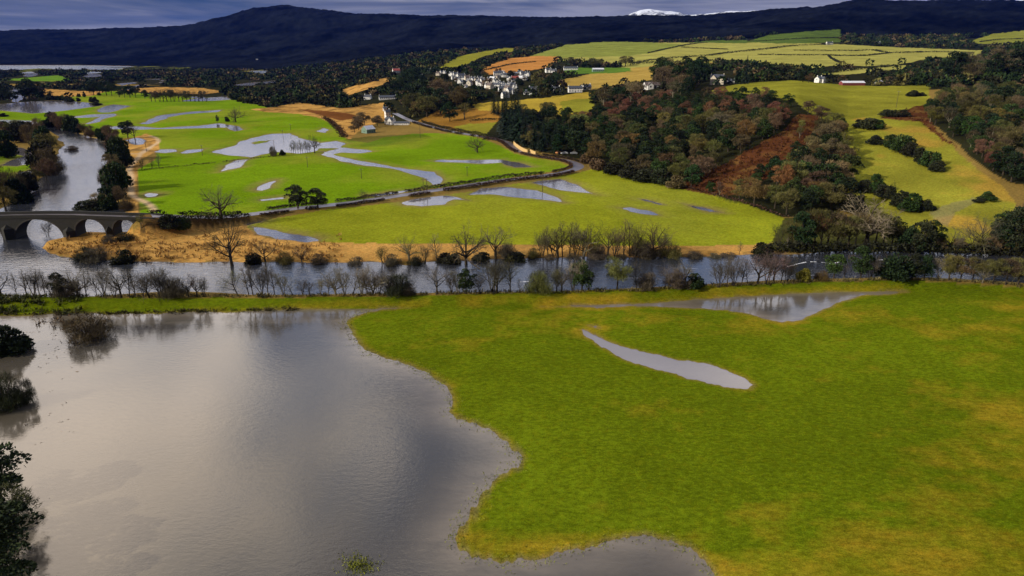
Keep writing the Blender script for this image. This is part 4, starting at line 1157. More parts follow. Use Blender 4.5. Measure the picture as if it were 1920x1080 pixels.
# trees along the upper reach of the river
LEFTBANK = [(4, 268, 34), (16, 262, 30), (30, 264, 34), (44, 266, 34), (58, 268, 34), (72, 270, 30), (84, 278, 36), (92, 300, 44), (84, 318, 46), (96, 330, 50), (88, 342, 40), (14, 296, 44), (70, 350, 30), (52, 360, 34), (26, 366, 46), (8, 378, 60), (34, 384, 44), (12, 400, 46), (56, 244, 14), (72, 244, 22)]
for i, (px, py, h) in enumerate(LEFTBANK):
    plant_px('upstream_tree', ['winter0', 'gorse1', 'winter3', 'gorse2', 'willow0'][i % 5], px, py, h, '%s tree on the left bank upstream of the bridge, %s from the far end' % (['brown bare', 'dark green', 'olive bare', 'ivy-dark', 'russet-brown'][i % 5], ordinal(sorted(LEFTBANK, key=lambda q: q[1]).index(LEFTBANK[i]) + 1)), 'upstream tree', 'trees upstream on the left bank', C([K_BROWN, K_DARK, K_OLIVE, K_BLACK, K_BROWN][i % 5]), wpx=h * 0.9)
RIGHTBANK = [(96, 240, 26), (110, 242, 28), (122, 243, 28), (134, 246, 26), (146, 249, 22), (158, 252, 18), (170, 256, 20), (190, 258, 16), (200, 264, 24), (212, 268, 30), (216, 284, 34), (222, 300, 38), (230, 314, 36), (214, 322, 30), (212, 346, 42), (222, 356, 46), (212, 374, 40), (224, 388, 34), (240, 395, 26), (205, 396, 30)]
for i, (px, py, h) in enumerate(RIGHTBANK):
    plant_px('upstream_tree', ['gorse0', 'winter2', 'willow1', 'gorse2'][i % 4], px, py, h, '%s tree on the right bank upstream of the bridge, %s from the far end' % (['dark green', 'brown bare', 'russet bare', 'olive-green'][i % 4], ordinal(i + 1)), 'upstream tree', 'trees upstream on the right bank', C([K_DARK, K_BROWN, K_BROWN, K_IVY][i % 4]), wpx=h * 0.9)
plant_px('flooded_bush', 'gorse0', 170, 398, 20, 'wide black bush just behind the bridge parapet', 'bush', None, C(K_BLACK), wpx=50)
plant_px('flooded_bush', 'willow1', 187, 388, 26, 'round orange-brown bush behind the bridge', 'bush', None, C(K_GOLD), wpx=30)
plant_px('flooded_bush', 'willow2', 135, 282, 9, 'bush standing in the upper river', 'bush', None, C(K_STEM), wpx=20, wet=True)

# bushes standing in the near flood
plant_px('flooded_willow', 'willow0', 166, 634, 46, 'rounded willow bush standing alone in the flood', 'willow', None, (0.085, 0.062, 0.030), wpx=78, wet=True)
plant_px('flooded_willow', 'gorse1', 8, 662, 50, 'dark dome-shaped willow at the left edge of the flood', 'willow', None, (0.026, 0.036, 0.014), wpx=72, wet=True)
plant_px('flooded_willow', 'willow2', 10, 764, 66, 'tall dark willow clump at the left edge, bigger of a pair', 'willow', None, (0.040, 0.046, 0.016), wpx=62, wet=True)
plant_px('flooded_willow', 'willow0', 48, 756, 50, 'thin willow clump, smaller of the pair at the left edge', 'willow', None, (0.050, 0.056, 0.020), wpx=38, wet=True)
plant_px('flooded_shrub', 'willow1', 22, 762, 13, 'small orange tuft at the foot of the willow pair', 'shrub', None, (0.35, 0.14, 0.03), wpx=14, wet=True)
for i, (px, py, h, w, fm, lb) in enumerate([(0, 935, 102, 105, 'ivy0', 'uppermost'), (18, 1000, 88, 95, 'winter3', 'second down'), (-2, 1060, 110, 125, 'ivy3', 'third down'), (12, 1120, 110, 110, 'ivy1', 'lowest')]):
    plant_px('waterside_tree', fm, px, py, h, 'big dark green tree at the bottom left corner of the flood, %s of four' % lb, 'waterside tree', 'big trees at the bottom left of the flood', (0.032, 0.046, 0.014) if i != 1 else (0.05, 0.052, 0.018), wpx=w, wet=True)

# ------------------------------------------------------------------ hillside wood
def scatter(poly, spacing, seed, tries=9000, grow_with=None):
    """points spread over the land inside a pixel outline, at least spacing metres apart"""
    R = np.random.default_rng(seed)
    p = np.array(poly, float)
    out = []
    cell = {}
    for _ in range(tries):
        px, py = R.uniform(p[:, 0].min(), p[:, 0].max()), R.uniform(p[:, 1].min(), p[:, 1].max())
        if not in_poly(np.array([px]), np.array([py]), p)[0]:
            continue
        x, y, z = at(px, py)
        sp = spacing * (1 if grow_with is None else grow_with(y))
        if all((x - a) ** 2 + (y - b) ** 2 > sp * sp for a, b, *_ in out):
            out.append((x, y, z, px, py))
    return out

HILLWOOD = [(956, 255), (1000, 279), (1030, 287), (1098, 300), (1150, 322), (1200, 334), (1300, 355), (1400, 383), (1470, 404), (1540, 402), (1584, 392), (1588, 330), (1572, 252), (1540, 228), (1500, 205), (1440, 190), (1330, 186), (1240, 188), (1140, 194),
            (1120, 222), (1040, 226), (1000, 212), (960, 222)]
pts = scatter(HILLWOOD, 7.2, 5, 5200, lambda y: max(1.0, (y / 330.0)) ** 1.15)
pts.sort(key=lambda q: -q[4])
rows_n = 12
per = math.ceil(len(pts) / rows_n)
FIRS = []
cnt = 0
for r in range(rows_n):
    row = sorted(pts[r * per:(r + 1) * per], key=lambda q: q[3])
    for i, (x, y, z, px, py) in enumerate(row):
        nz = float(fbm(np.array([x / 30.0]), np.array([y / 30.0]), 401, 3)[0])
        upper = np.clip((255 - py) / 60.0, 0, 1)
        u = rng.uniform()
        ever = 0.30 + 0.5 * (nz > 0.12) * (upper < 0.6) + (0.6 if in_poly(np.array([px]), np.array([py]), [(1240, 200), (1310, 188), (1340, 205), (1280, 238), (1235, 240)])[0] else 0)
        if in_poly(np.array([px]), np.array([py]), [(1290, 352), (1390, 288), (1440, 258), (1490, 222), (1530, 216), (1526, 266), (1450, 312), (1385, 358)])[0] and u < 0.86:
            continue
        left = px < 1090
        if u < ever + 0.15 * left:
            fm, col, look = 'ivy%d' % rng.integers(4), C(K_IVY if rng.uniform() < 0.5 else K_DARK, 0.25), 'dark green'
            if left: col = C(K_DARK, 0.2)
        else:
            fm = 'winter%d' % rng.integers(5) if rng.uniform() < 0.8 else 'thin%d' % rng.integers(3)
            w = rng.uniform()
            if upper > 0.3 and w < 0.62: col, look = C(K_RUSSET, 0.2), 'russet'
            elif w < 0.3: col, look = C(K_OLIVE, 0.2), 'olive'
            elif w < 0.45: col, look = C(K_MOSS, 0.2), 'mossy'
            elif w < 0.55: col, look = C(K_GOLD, 0.2), 'orange-brown'
            else: col, look = C(K_BROWN, 0.2), 'brown'
            if left and look in ('russet', 'orange-brown'): col, look = C(K_OLIVE, 0.2), 'olive'
        near_gap = in_poly(np.array([px, px]), np.array([py - 18, py - 36]), [(1290, 352), (1390, 288), (1440, 258), (1490, 222), (1530, 216), (1526, 266), (1450, 312), (1385, 358)]).any()
        h = rng.uniform(9.5, 14.0) * (0.55 if near_gap else 1.0) * (0.85 if upper > 0.5 else 1.0) * (1.15 if left else 1)
        cnt += 1
        plant('woodland_tree', fm, x, y, z, h, '%s tree in the hillside wood, row %s up from the field, %s from left' % (look, ordinal(r + 1).replace('first', 'one').replace('second', 'two') if False else ordinal(r + 1), ordinal(i + 1)), 'woodland tree', 'trees of the hillside wood', col, rng.uniform(0.95, 1.2), None, 0.3)
# low scrub along the wood's foot
FOOT = [(1152, 326, 20, 34), (1185, 333, 26, 40), (1212, 340, 22, 40), (1240, 345, 24, 40), (1270, 352, 20, 36), (1120, 318, 18, 28), (1100, 306, 18, 22)]
for i, (px, py, h, w) in enumerate(FOOT):
    plant_px('scrub_bush', 'gorse%d' % (i % 3), px, py, h, 'dark evergreen bush at the foot of the hillside wood, %s from left' % ordinal(sorted(q[0] for q in FOOT).index(px) + 1), 'bush', 'bushes at the foot of the hillside wood', C(K_BLACK if i < 4 else K_BROWN), wpx=w)
# tall firs left of the wood and over the village edge
FIRL = [(950, 262, 74), (960, 264, 68), (972, 268, 72), (984, 274, 60), (946, 250, 60), (966, 250, 70), (926, 214, 34), (934, 216, 28), (942, 218, 26), (1040, 286, 50), (1016, 284, 46), (1002, 280, 50)]
for i, (px, py, h) in enumerate(sorted(FIRL)):
    plant_px('fir_tree', 'fir%d' % (i % 3), px, py, h, 'tall dark fir where the road bends at the wood, %s from left' % ordinal(i + 1), 'fir', 'dark firs at the road bend', C(K_FIR, 0.1), wpx=h * 0.36)

# wood at the right edge
EDGEWOOD = [(1745, 205), (1780, 190), (1810, 180), (1860, 176), (1935, 175), (1960, 380), (1915, 362), (1880, 340), (1848, 316), (1805, 276), (1768, 244), (1735, 226)]
pts = scatter(EDGEWOOD, 7.0, 8, 1800, lambda y: max(1.0, y / 330.0))
pts.sort(key=lambda q: -q[4])
per = math.ceil(len(pts) / 6)
for r in range(6):
    for i, (x, y, z, px, py) in enumerate(sorted(pts[r * per:(r + 1) * per], key=lambda q: q[3])):
        u = rng.uniform()
        low = py > 250
        if u < 0.40: fm, col, look = 'ivy%d' % rng.integers(4), C(K_DARK if u < 0.25 else K_IVY, 0.25), 'dark green'
        elif u < 0.55 and low: fm, col, look = 'winter%d' % rng.integers(5), C(K_RUSSET, 0.15), 'russet'
        elif u < 0.75: fm, col, look = 'winter%d' % rng.integers(5), C(K_OLIVE, 0.2), 'olive'
        else: fm, col, look = 'thin%d' % rng.integers(3), C(K_BROWN, 0.2), 'thin brown'
        plant('gully_tree', fm, x, y, z, rng.uniform(9, 13.5), '%s tree in the right-edge wood, row %s from its foot, %s from left' % (look, ordinal(r + 1), ordinal(i + 1)), 'gully tree', 'trees of the wood at the right edge', col, rng.uniform(0.95, 1.2), None, 0.3)

# gorse and bushes on the right slope
GORSE = [(1643, 271, 15, 27, 'black'), (1667, 277, 22, 30, 'dark green'), (1690, 283, 26, 36, 'dark green'), (1708, 292, 22, 30, 'black'), (1722, 304, 24, 28, 'black'), (1742, 313, 26, 30, 'dark green'), (1757, 321, 18, 26, 'black'), (1612, 239, 13, 24, 'black'), (1630, 241, 17, 30, 'black'), (1646, 241, 15, 26, 'dark green'), (1578, 244, 20, 17, 'dark green'), (1668, 218, 11, 28, 'black'), (1690, 219, 12, 26, 'black'),
         (1712, 181, 10, 20, 'black'), (1725, 180, 6, 14, 'black'), (1622, 360, 20, 28, 'black'), (1640, 362, 32, 26, 'dark green'), (1658, 371, 22, 30, 'black'), (1690, 389, 28, 30, 'black'), (1710, 397, 30, 38, 'dark green'), (1730, 394, 18, 28, 'black'), (1852, 376, 15, 22, 'dark green'), (1836, 379, 8, 20, 'black'), (1600, 398, 30, 34, 'black'), (1672, 366, 26, 10, 'twiggy')]
for i, (px, py, h, w, look) in enumerate(GORSE):
    k = sorted(range(len(GORSE)), key=lambda j: GORSE[j][0]).index(i)
    label = '%s gorse bush on the right grass slope, %s from the left' % (look, ordinal(k + 1)) if k < 14 else '%s gorse bush on the right grass slope, %s from the right' % (look, ordinal(len(GORSE) - k))
    plant_px('gorse_bush', 'gorse%d' % (i % 3) if look != 'twiggy' else 'spread0', px, py, h, label, 'bush', 'gorse bushes on the right slope', C(K_BLACK if look != 'dark green' else K_IVY, 0.15), wpx=w)

# ------------------------------------------------------------------ trees farther off, by place
KEEP = [[(0, 144), (45, 143), (110, 139), (134, 146), (120, 151), (50, 152), (0, 151)], [(-60, 121), (255, 121), (255, 130), (-60, 131)], [(150, 136), (195, 134), (196, 144), (160, 146)], [(38, 132), (74, 133), (72, 145), (40, 143)], [(15, 162), (50, 162), (50, 194), (18, 192)],
        [(215, 147), (310, 147), (310, 160), (262, 162), (215, 172)], [(440, 150), (522, 149), (522, 161), (440, 162)], [(215, 162), (420, 163), (420, 177), (250, 174)], [(75, 164), (140, 168), (200, 170), (170, 180), (80, 178)], [(-20, 188), (240, 186), (240, 212), (-20, 214)], [(340, 180), (436, 180), (436, 190), (340, 190)],
        [(640, 168), (730, 144), (737, 150), (700, 165), (655, 178)], [(820, 126), (860, 104), (940, 89), (965, 88), (960, 97), (910, 104), (870, 122)], [(903, 132), (915, 121), (1000, 103), (1046, 104), (1046, 114), (1000, 134), (903, 138)], [(985, 106), (1060, 84), (1140, 78), (1230, 78), (1230, 97), (1180, 105), (1080, 106)],
        [(1040, 160), (1060, 146), (1150, 132), (1220, 118), (1225, 146), (1180, 154), (1110, 166), (1060, 163)], [(1230, 80), (1845, 90), (1845, 104), (1700, 116), (1560, 122), (1480, 120), (1340, 108), (1230, 112)],
        [(800, 134), (850, 136), (1000, 138), (1000, 172), (930, 182), (860, 160), (800, 150)], [(690, 178), (742, 176), (742, 190), (690, 190)], [(716, 200), (775, 200), (775, 238), (716, 238)], [(680, 236), (702, 236), (702, 250), (680, 250)], [(734, 126), (752, 126), (752, 138), (734, 138)], [(1020, 126), (1092, 122), (1092, 138), (1020, 138)], [(1105, 128), (1136, 126), (1136, 137), (1105, 138)],
        [(1066, 162), (1110, 160), (1110, 174), (1066, 176)], [(1322, 132), (1380, 132), (1380, 159), (1322, 159)], [(1524, 140), (1548, 138), (1548, 157), (1524, 157)], [(1566, 146), (1660, 144), (1660, 161), (1566, 162)], [(1208, 154), (1238, 152), (1238, 168), (1208, 168)], [(1395, 62), (1580, 52), (1580, 82), (1395, 82)], [(1540, 128), (1690, 120), (1690, 132), (1590, 142), (1540, 142)], [(1815, 60), (1960, 52), (1960, 82), (1815, 82)],
        [(885, 194), (1000, 182), (1105, 172), (1110, 213), (1050, 216), (990, 200), (900, 205)]]
def hides(px, py, hpx, wpx=0.0):
    xs_ = np.array([px] * 4 + ([px - wpx, px + wpx] * 2 if wpx else [])); ys_ = np.array([py - hpx * k for k in (0.1, 0.4, 0.7, 0.98)] + ([py - hpx * 0.5] * 2 + [py - hpx * 0.85] * 2 if wpx else []))
    return any(in_poly(xs_, ys_, p).any() for p in KEEP)
def grove(name, poly, spacing, seed, hpx, label, cat, group, mix, wfac=0.85, cap=60):
    pts = scatter(poly, spacing, seed, 900)[:cap]
    pts.sort(key=lambda q: q[3])
    for i, (x, y, z, px, py) in enumerate(pts):
        if hides(px, py, hpx * 1.1, hpx * 0.35): continue
        u = rng.uniform()
        for f, fm, col, look in mix:
            if u < f: break
        fmn = fm + str(rng.integers(3))
        h = px_h(x, y, z, hpx * rng.uniform(0.75, 1.2))
        tm, cm, H, w = FORMS[fmn]
        wide = wfac * H / w * rng.uniform(0.9, 1.15) if not fm.startswith('fir') else 1.0
        plant(name, fmn, x, y, z, h, '%s %s, %s from left' % (look, label, ordinal(i + 1)), cat, group, C(col, 0.2), wide, None, 0.3)
DARKMIX = [(0.5, 'ivy', K_DARK, 'dark green tree'), (0.75, 'winter', K_OLIVE, 'olive bare tree'), (0.9, 'winter', K_BROWN, 'brown bare tree'), (1.0, 'fir', K_FIR, 'dark fir')]
FIRMIX = [(0.35, 'ivy', K_DARK, 'dark green tree'), (0.6, 'winter', K_BROWN, 'brown bare tree'), (0.8, 'ivy', K_IVY, 'green tree'), (1.0, 'fir', K_FIR, 'dark fir')]
grove('village_tree', [(735, 218), (790, 196), (850, 190), (905, 196), (940, 196), (935, 208), (880, 206), (840, 206), (815, 220), (770, 226)], 15, 21, 34, 'in the wood before the village', 'village tree', 'wood before the village', DARKMIX, 0.85, 34)
grove('village_tree', [(690, 165), (760, 150), (850, 160), (855, 176), (790, 178), (735, 190), (700, 186)], 24, 23, 22, 'left of the village houses', 'village tree', 'trees left of the village', DARKMIX, 0.85, 34)
R5 = np.random.default_rng(5)
vt = sorted([(R5.uniform(788, 1000), R5.uniform(136, 186)) for _ in range(64)])
for i, (px, py) in enumerate(vt):
    fm = ['ivy0', 'winter1', 'ivy2', 'fir0', 'winter3', 'gorse0'][R5.integers(6)]
    plant_px('garden_tree', fm, px, py, R5.uniform(6, 12), 'small dark tree between the village houses, %s from left' % ordinal(i + 1), 'garden tree', 'garden trees among the village houses', C(K_DARK if not fm.startswith('winter') else K_BROWN, 0.2))
grove('roadside_tree', [(838, 231), (860, 229), (885, 226), (905, 228), (938, 226), (938, 222), (880, 220), (845, 226)], 9, 24, 34, 'at the top of the brown bank above the road', 'roadside tree', 'trees above the brown bank', [(0.5, 'thin', K_OLIVE, 'olive leggy tree'), (0.8, 'winter', K_MOSS, 'mossy tree'), (1.0, 'ivy', K_DARK, 'dark tree')], 0.7, 16)
grove('farm_tree', [(660, 240), (690, 232), (722, 236), (722, 243), (690, 247), (665, 250)], 9, 25, 20, 'around the farm barn', 'farm tree', 'trees around the farm barn', [(0.5, 'winter', K_BROWN, 'brown bare tree'), (1.0, 'winter', K_MOSS, 'mossy tree')], 0.9, 12)
grove('hill_tree', [(1105, 196), (1120, 188), (1180, 178), (1260, 175), (1300, 178), (1290, 186), (1200, 192), (1130, 204)], 13, 26, 30, 'above the hillside wood', 'hill tree', 'trees above the hillside wood', [(0.45, 'thin', K_BROWN, 'leggy bare tree'), (0.8, 'ivy', K_DARK, 'dark tree'), (1.0, 'winter', K_OLIVE, 'olive tree')], 0.6, 30)
grove('hill_tree', [(1000, 168), (1040, 158), (1100, 168), (1100, 178), (1040, 176), (1005, 176)], 20, 27, 20, 'right of the village houses', 'village tree', 'trees right of the village', DARKMIX, 0.85, 20)
grove('shelter_tree', [(1225, 160), (1262, 152), (1320, 150), (1335, 158), (1330, 166), (1270, 172), (1230, 172)], 14, 28, 36, 'left of the large farmhouse', 'shelter tree', 'trees left of the large farmhouse', FIRMIX, 0.75, 24)
grove('shelter_tree', [(1372, 157), (1420, 147), (1470, 142), (1504, 146), (1504, 151), (1450, 153), (1376, 160)], 14, 29, 40, 'behind the plateau field right of the large farmhouse', 'shelter tree', 'tree belt right of the large farmhouse', FIRMIX, 0.75, 36)
grove('shelter_tree', [(1640, 157), (1660, 146), (1740, 138), (1830, 140), (1925, 138), (1925, 152), (1830, 158), (1745, 159)], 17, 30, 44, 'in the belt at the right above the plateau field', 'shelter tree', 'tree belt at the right above the plateau field', [(0.35, 'ivy', K_DARK, 'dark green tree'), (0.65, 'winter', K_BROWN, 'brown bare tree'), (0.9, 'ivy', K_IVY, 'green tree'), (1.0, 'winter', K_OLIVE, 'olive tree')], 0.75, 60)
grove('shelter_tree', [(1500, 153), (1535, 146), (1640, 140), (1642, 146), (1560, 148), (1516, 157)], 20, 31, 18, 'around the white gabled house and long shed', 'shelter tree', 'trees around the long shed', [(0.5, 'winter', K_BROWN, 'brown bare tree'), (1.0, 'ivy', K_DARK, 'dark tree')], 0.8, 18)
grove('pasture_tree', [(1036, 130), (1070, 122), (1185, 110), (1205, 116), (1180, 124), (1080, 130)], 40, 32, 14, 'among the pastures above the village', 'pasture tree', 'dark trees among the pastures', DARKMIX, 1.1, 30)

# ------------------------------------------------------------------ far woodland that reads as one mass
iso = MB()
Rw = np.random.default_rng(77)
sel = (GY > 640) & (GY < 2500) & (GPX > -40) & (GPX < 1960) & (GZ > 0.3)
dark = sel & (np.abs(cov - np.array(C_WOODFLOOR)).sum(1) < 0.045)
idx = np.nonzero(dark)[0]
grid = {}
V, Fa, tint = [], [], []
order = Rw.permutation(len(idx))[:60000]
PL = np.array([(a, b, c) for a, b, c in PLANTED])
nfw = 0
for j in order:
    g = idx[j]
    x, y, z = GX[g], GY[g], GZ[g]
    sp = 10.0 + (y - 640) * 0.0085
    cx, cy = int(x / sp), int(y / sp)
    key = (cx, cy, int(sp * 2))
    if key in grid: continue
    if y < 1500 and np.any((PL[:, 0] - x) ** 2 + (PL[:, 1] - y) ** 2 < (PL[:, 2] + 3.0) ** 2): continue
    if 770 < GPX[g] < 1005 and 136 < GPY[g] < 182 and Rw.uniform() < 0.6: h_small = 0.55
    else: h_small = 1.0
    grid[key] = 1
    h = Rw.uniform(6, 11) * (0.75 if GPX[g] < 720 else 1.0) * h_small
    if Rw.uniform() < 0.88 and hides(GPX[g], GPY[g], h / y * F0 * 1.02, sp * 0.25 / y * F0): continue
    r = sp * 0.5 * Rw.uniform(0.75, 1.15)
    m = 46
    v = Rw.normal(0, 1, (m, 3)); v /= np.linalg.norm(v, axis=1)[:, None]
    v[:, 2] = np.abs(v[:, 2]) * 1.0 - 0.15
    c = np.array((x, y, z + h - r * 0.9)) + v * np.array((r, r, r * 0.9)) * Rw.uniform(0.75, 1.05, (m, 1))
    low = Rw.uniform(0, 1, m) < 0.25
    c[low, 2] = z + Rw.uniform(0.2, 0.8, low.sum()) * (h - r)
    a = v + Rw.normal(0, 0.5, (m, 3)); a /= np.linalg.norm(a, axis=1)[:, None]
    b = np.cross(a, Rw.normal(0, 1, (m, 3))); b /= np.linalg.norm(b, axis=1)[:, None]
    s = r * 0.62
    q = np.stack([c - b * s * 0.5, c + b * s * 0.5, c + a * s * 0.8], 1).reshape(-1, 3)
    V.append(q)
    col = np.array([K_DARK, K_BLACK, K_IVY, K_BROWN, K_OLIVE][Rw.choice(5, p=[0.4, 0.25, 0.15, 0.1, 0.1])]) * Rw.uniform(0.6, 1.2)
    tint.append(np.repeat(col[None], m * 3, 0) * np.repeat(Rw.uniform(0.6, 1.4, (m, 1)), 3, 0))
    nfw += 1
V = np.concatenate(V)
fq = np.arange(len(V)).reshape(-1, 3)
mw, t = new_mat('far_wood')
bw = t.n('ShaderNodeBsdfPrincipled', None, Base_Color=t.n('ShaderNodeVertexColor', {'layer_name': 'tint'}).outputs[0], Roughness=0.9)
bw.inputs['Specular IOR Level'].default_value = 0.1
finish(t, bw)
fw = link('distant_woodland', big_mesh('distant_woodland', V, fq, {'tint': np.concatenate(tint)}), mw)
tag(fw, 'dark distant woodland massed around the village and across the plain to the loch', 'woodland', None, 'stuff')
print('wood', cnt, 'far', nfw, 'planted', len(PLANTED))
#PART3
# ------------------------------------------------------------------ the road and its hedges
M_ROAD = mat_plain('wet_tarmac', (0.115, 0.100, 0.110), 0.42, 0.35, 0.2, 0.4, (1, 1, 1))
def ribbon(name, line, half, lift, mat, kind='structure', zfix=True):
    p = np.array(line)
    d = np.gradient(p[:, :2], axis=0); d /= np.hypot(*d.T)[:, None]
    nrm = np.stack([-d[:, 1], d[:, 0]], 1)
    V, Fq = [], []
    for i, (x, y, z) in enumerate(p):
        zz = (z if zfix else float(ground_z(x, y)[0])) + lift
        for s, dz in ((-1, -0.05), (0, 0.02), (1, -0.05)):
            V.append((x + nrm[i, 0] * half * s, y + nrm[i, 1] * half * s, zz + dz))
        if i:
            b = 3 * i
            Fq += [(b - 3, b - 2, b + 1, b), (b - 2, b - 1, b + 2, b + 1)]
    me = bpy.data.meshes.new(name); me.from_pydata(V, [], Fq)
    return tag(link(name, me, mat, smooth=True), kind=kind)
road_pts = ROAD[ROAD[:, 0] > ROAD[0, 0] + 1.0]
ribbon('road', ROAD, 2.9, 0.05, M_ROAD)

def offset_line(line, off):
    p = np.array(line)[:, :2]
    d = np.gradient(p, axis=0); d /= np.hypot(*d.T)[:, None]
    return p + np.stack([-d[:, 1], d[:, 0]], 1) * off

M_HEDGE = mat_leaf('hedge_leaves', 0.5, 1.5, 0.1)
def hedge(name, line, h, w, label, color, cat='hedge', group=None, leaf=0.42, dens=42.0, seed=0, gaps=0.0):
    R = np.random.default_rng(900 + seed)
    p = np.array(line, float)[:, :2]
    seg = np.hypot(*np.diff(p, axis=0).T)
    L = seg.sum()
    n = int(min(L * dens, 22000))
    s = R.uniform(0, L, n)
    cum = np.concatenate([[0], np.cumsum(seg)])
    X = np.interp(s, cum, p[:, 0]); Y = np.interp(s, cum, p[:, 1])
    bulge = 0.65 + 0.5 * vnoise(s / 2.6, np.full(n, seed * 3.1), 5)
    if gaps:
        keep = vnoise(s / 7.0, np.full(n, seed * 1.7 + 4), 8) > gaps
        X, Y, bulge = X[keep], Y[keep], bulge[keep]; n = len(X)
    c = np.stack([X + R.normal(0, w * 0.3, n), Y + R.normal(0, w * 0.3, n), ground_z(X, Y) + R.uniform(0.0, 1.0, n) ** 0.7 * h * bulge], 1)
    a = R.normal(0, 1, (n, 3)); a[:, 2] = np.abs(a[:, 2]) + 0.2; a /= np.linalg.norm(a, axis=1)[:, None]
    b = np.cross(a, R.normal(0, 1, (n, 3))); b /= np.linalg.norm(b, axis=1)[:, None]
    sz = leaf * R.uniform(0.6, 1.4, (n, 1))
    o = np.array((p[:, 0].mean(), p[:, 1].mean(), 0.0))
    q = (np.stack([c - b * sz * 0.5, c + b * sz * 0.5, c + a * sz], 1) - o).reshape(-1, 3)
    me = big_mesh(name, q, np.arange(len(q)).reshape(-1, 3))
    ob = link(name, me, M_HEDGE)
    ob.location = o
    ob.color = (*color, 1.0)
    return tag(ob, label, cat, group)
HB, HR, HG = (0.034, 0.024, 0.016), (0.060, 0.032, 0.022), (0.022, 0.025, 0.010)
def road_part(x0, x1, off, j0=0, j1=None):
    """stretch of the road between two pixel columns along its length"""
    px, py = proj(ROAD[:, 0], ROAD[:, 1], ROAD[:, 2])
    return offset_line(ROAD, off)[j0:j1][(px[j0:j1] >= x0) & (px[j0:j1] <= x1)]
rpx, rpy = proj(ROAD[:, 0], ROAD[:, 1], ROAD[:, 2])
bend = int(np.argmax(rpx))
hedge('road_hedge', road_part(440, 760, 4.0, 0, bend), 1.5, 1.2, 'dark roadside hedge on the bright-field side of the straight nearest the bridge', HB, group='hedges along the road', seed=1, gaps=0.2)
hedge('road_hedge', road_part(760, 1046, 4.0, 0, bend), 1.9, 1.5, 'thick dark hedge on the bright-field side of the straight before the bend', HB, group='hedges along the road', seed=2)
hedge('road_hedge', road_part(470, 800, -3.8, 0, bend), 0.9, 0.9, 'low ragged hedge on the yellow-meadow side of the straight nearest the bridge', HR, group='hedges along the road', seed=3, gaps=0.35)
hedge('road_hedge', road_part(800, 1075, -3.8, 0, bend), 1.2, 1.1, 'reddish hedge on the yellow-meadow side of the straight before the bend', HR, group='hedges along the road', seed=4, gaps=0.25)
hedge('road_hedge', np.concatenate([road_part(1046, 1200, 4.0, 0, bend + 1), road_part(985, 1200, 4.0, bend + 1)]), 1.5, 1.3, 'reddish-brown hedge inside the sharp bend', HR, group='hedges along the road', seed=5)
hedge('road_hedge', road_part(900, 985, 4.0, bend), 2.0, 1.6, 'red-brown hedge on the field side past the yellow fence', HR, group='hedges along the road', seed=6)
hedge('road_hedge', road_part(780, 900, 4.0, bend), 1.8, 1.8, 'dark hedge on the field side of the far straight', HB, group='hedges along the road', seed=7, gaps=0.2)
hedge('road_hedge', road_part(780, 945, -4.4, bend), 2.4, 2.2, 'black hedge under the brown bank on the far straight', HG, group='hedges along the road', seed=8)
hedge('road_hedge', road_part(1000, 1075, -4.2, bend), 1.3, 1.6, 'low scrub hedge between the road and the wood', HB, group='hedges along the road', seed=9, gaps=0.3)
hedge('road_hedge', road_part(255, 470, 3.6, 0, bend), 1.4, 1.2, 'dark overgrown edge of the causeway on its far side', HG, group='hedges along the road', seed=10, gaps=0.2)
hedge('road_hedge', road_part(300, 470, -3.8, 0, bend), 1.6, 1.8, 'dark overgrown edge of the causeway on its near side', HG, group='hedges along the road', seed=11, gaps=0.3)

def line_px(pts, step):
    out = []
    q = smooth_line(np.array([(a, b) for a, b in pts], float), step)
    for a, b in q:
        x, y, z = at(a, b)
        out.append((x, y))
    return np.array(out)
FIELDLINES = [
    ([(1180, 120), (1222, 114), (1267, 109), (1326, 105), (1363, 100), (1392, 97)], 3.2, 5, 'long black hedge climbing right across the pale hill pastures'),
    ([(1392, 97), (1422, 94), (1451, 91), (1482, 87), (1517, 85), (1560, 84)], 3.4, 5, 'upper black hedge under the shaded green hill field'),
    ([(1180, 123), (1211, 119), (1284, 117), (1342, 114)], 3.4, 6, 'broad dark hedge just below the long climbing hedge'),
    ([(1215, 100), (1242, 94), (1274, 87), (1297, 83), (1326, 80)], 2.6, 4, 'hedge climbing to the top of the hill pastures at left'),
    ([(1278, 89), (1322, 91), (1365, 93)], 2.0, 3, 'faint wall line across the top hill pasture'),
    ([(1420, 103), (1492, 104), (1547, 104), (1576, 105)], 2.2, 3, 'level wall in the middle hill pastures above the tree belt'),
    ([(1553, 105), (1561, 112), (1574, 118)], 2.4, 3, 'short slanting wall down the middle hill pasture'),
    ([(1560, 96), (1597, 96), (1635, 95), (1654, 98), (1669, 100)], 3.0, 4, 'dark hedge at the upper right hill pastures'),
    ([(1669, 100), (1706, 99), (1761, 98), (1826, 100)], 2.6, 4, 'level hedge running to the right under the dark hill'),
    ([(1560, 105), (1616, 105), (1650, 102), (1667, 100)], 2.2, 3, 'thin wall below the upper right hedge'),
    ([(1488, 95), (1534, 95), (1560, 96)], 2.0, 3, 'thin dotted wall in the top right hill pasture'),
    ([(1837, 79), (1873, 75), (1917, 73)], 3.0, 4, 'hedge across the far right green hill field'),
    ([(1404, 78), (1440, 77), (1500, 73), (1572, 71)], 3.0, 4, 'hedge across the shaded green hill field'),
    ([(1545, 138), (1600, 132), (1660, 126), (1690, 125)], 3.0, 4, 'dark hedge above the long shed'),
    ([(905, 133), (960, 121), (1005, 116)], 2.0, 4, 'dark gorse line on the orange hill field'),
]
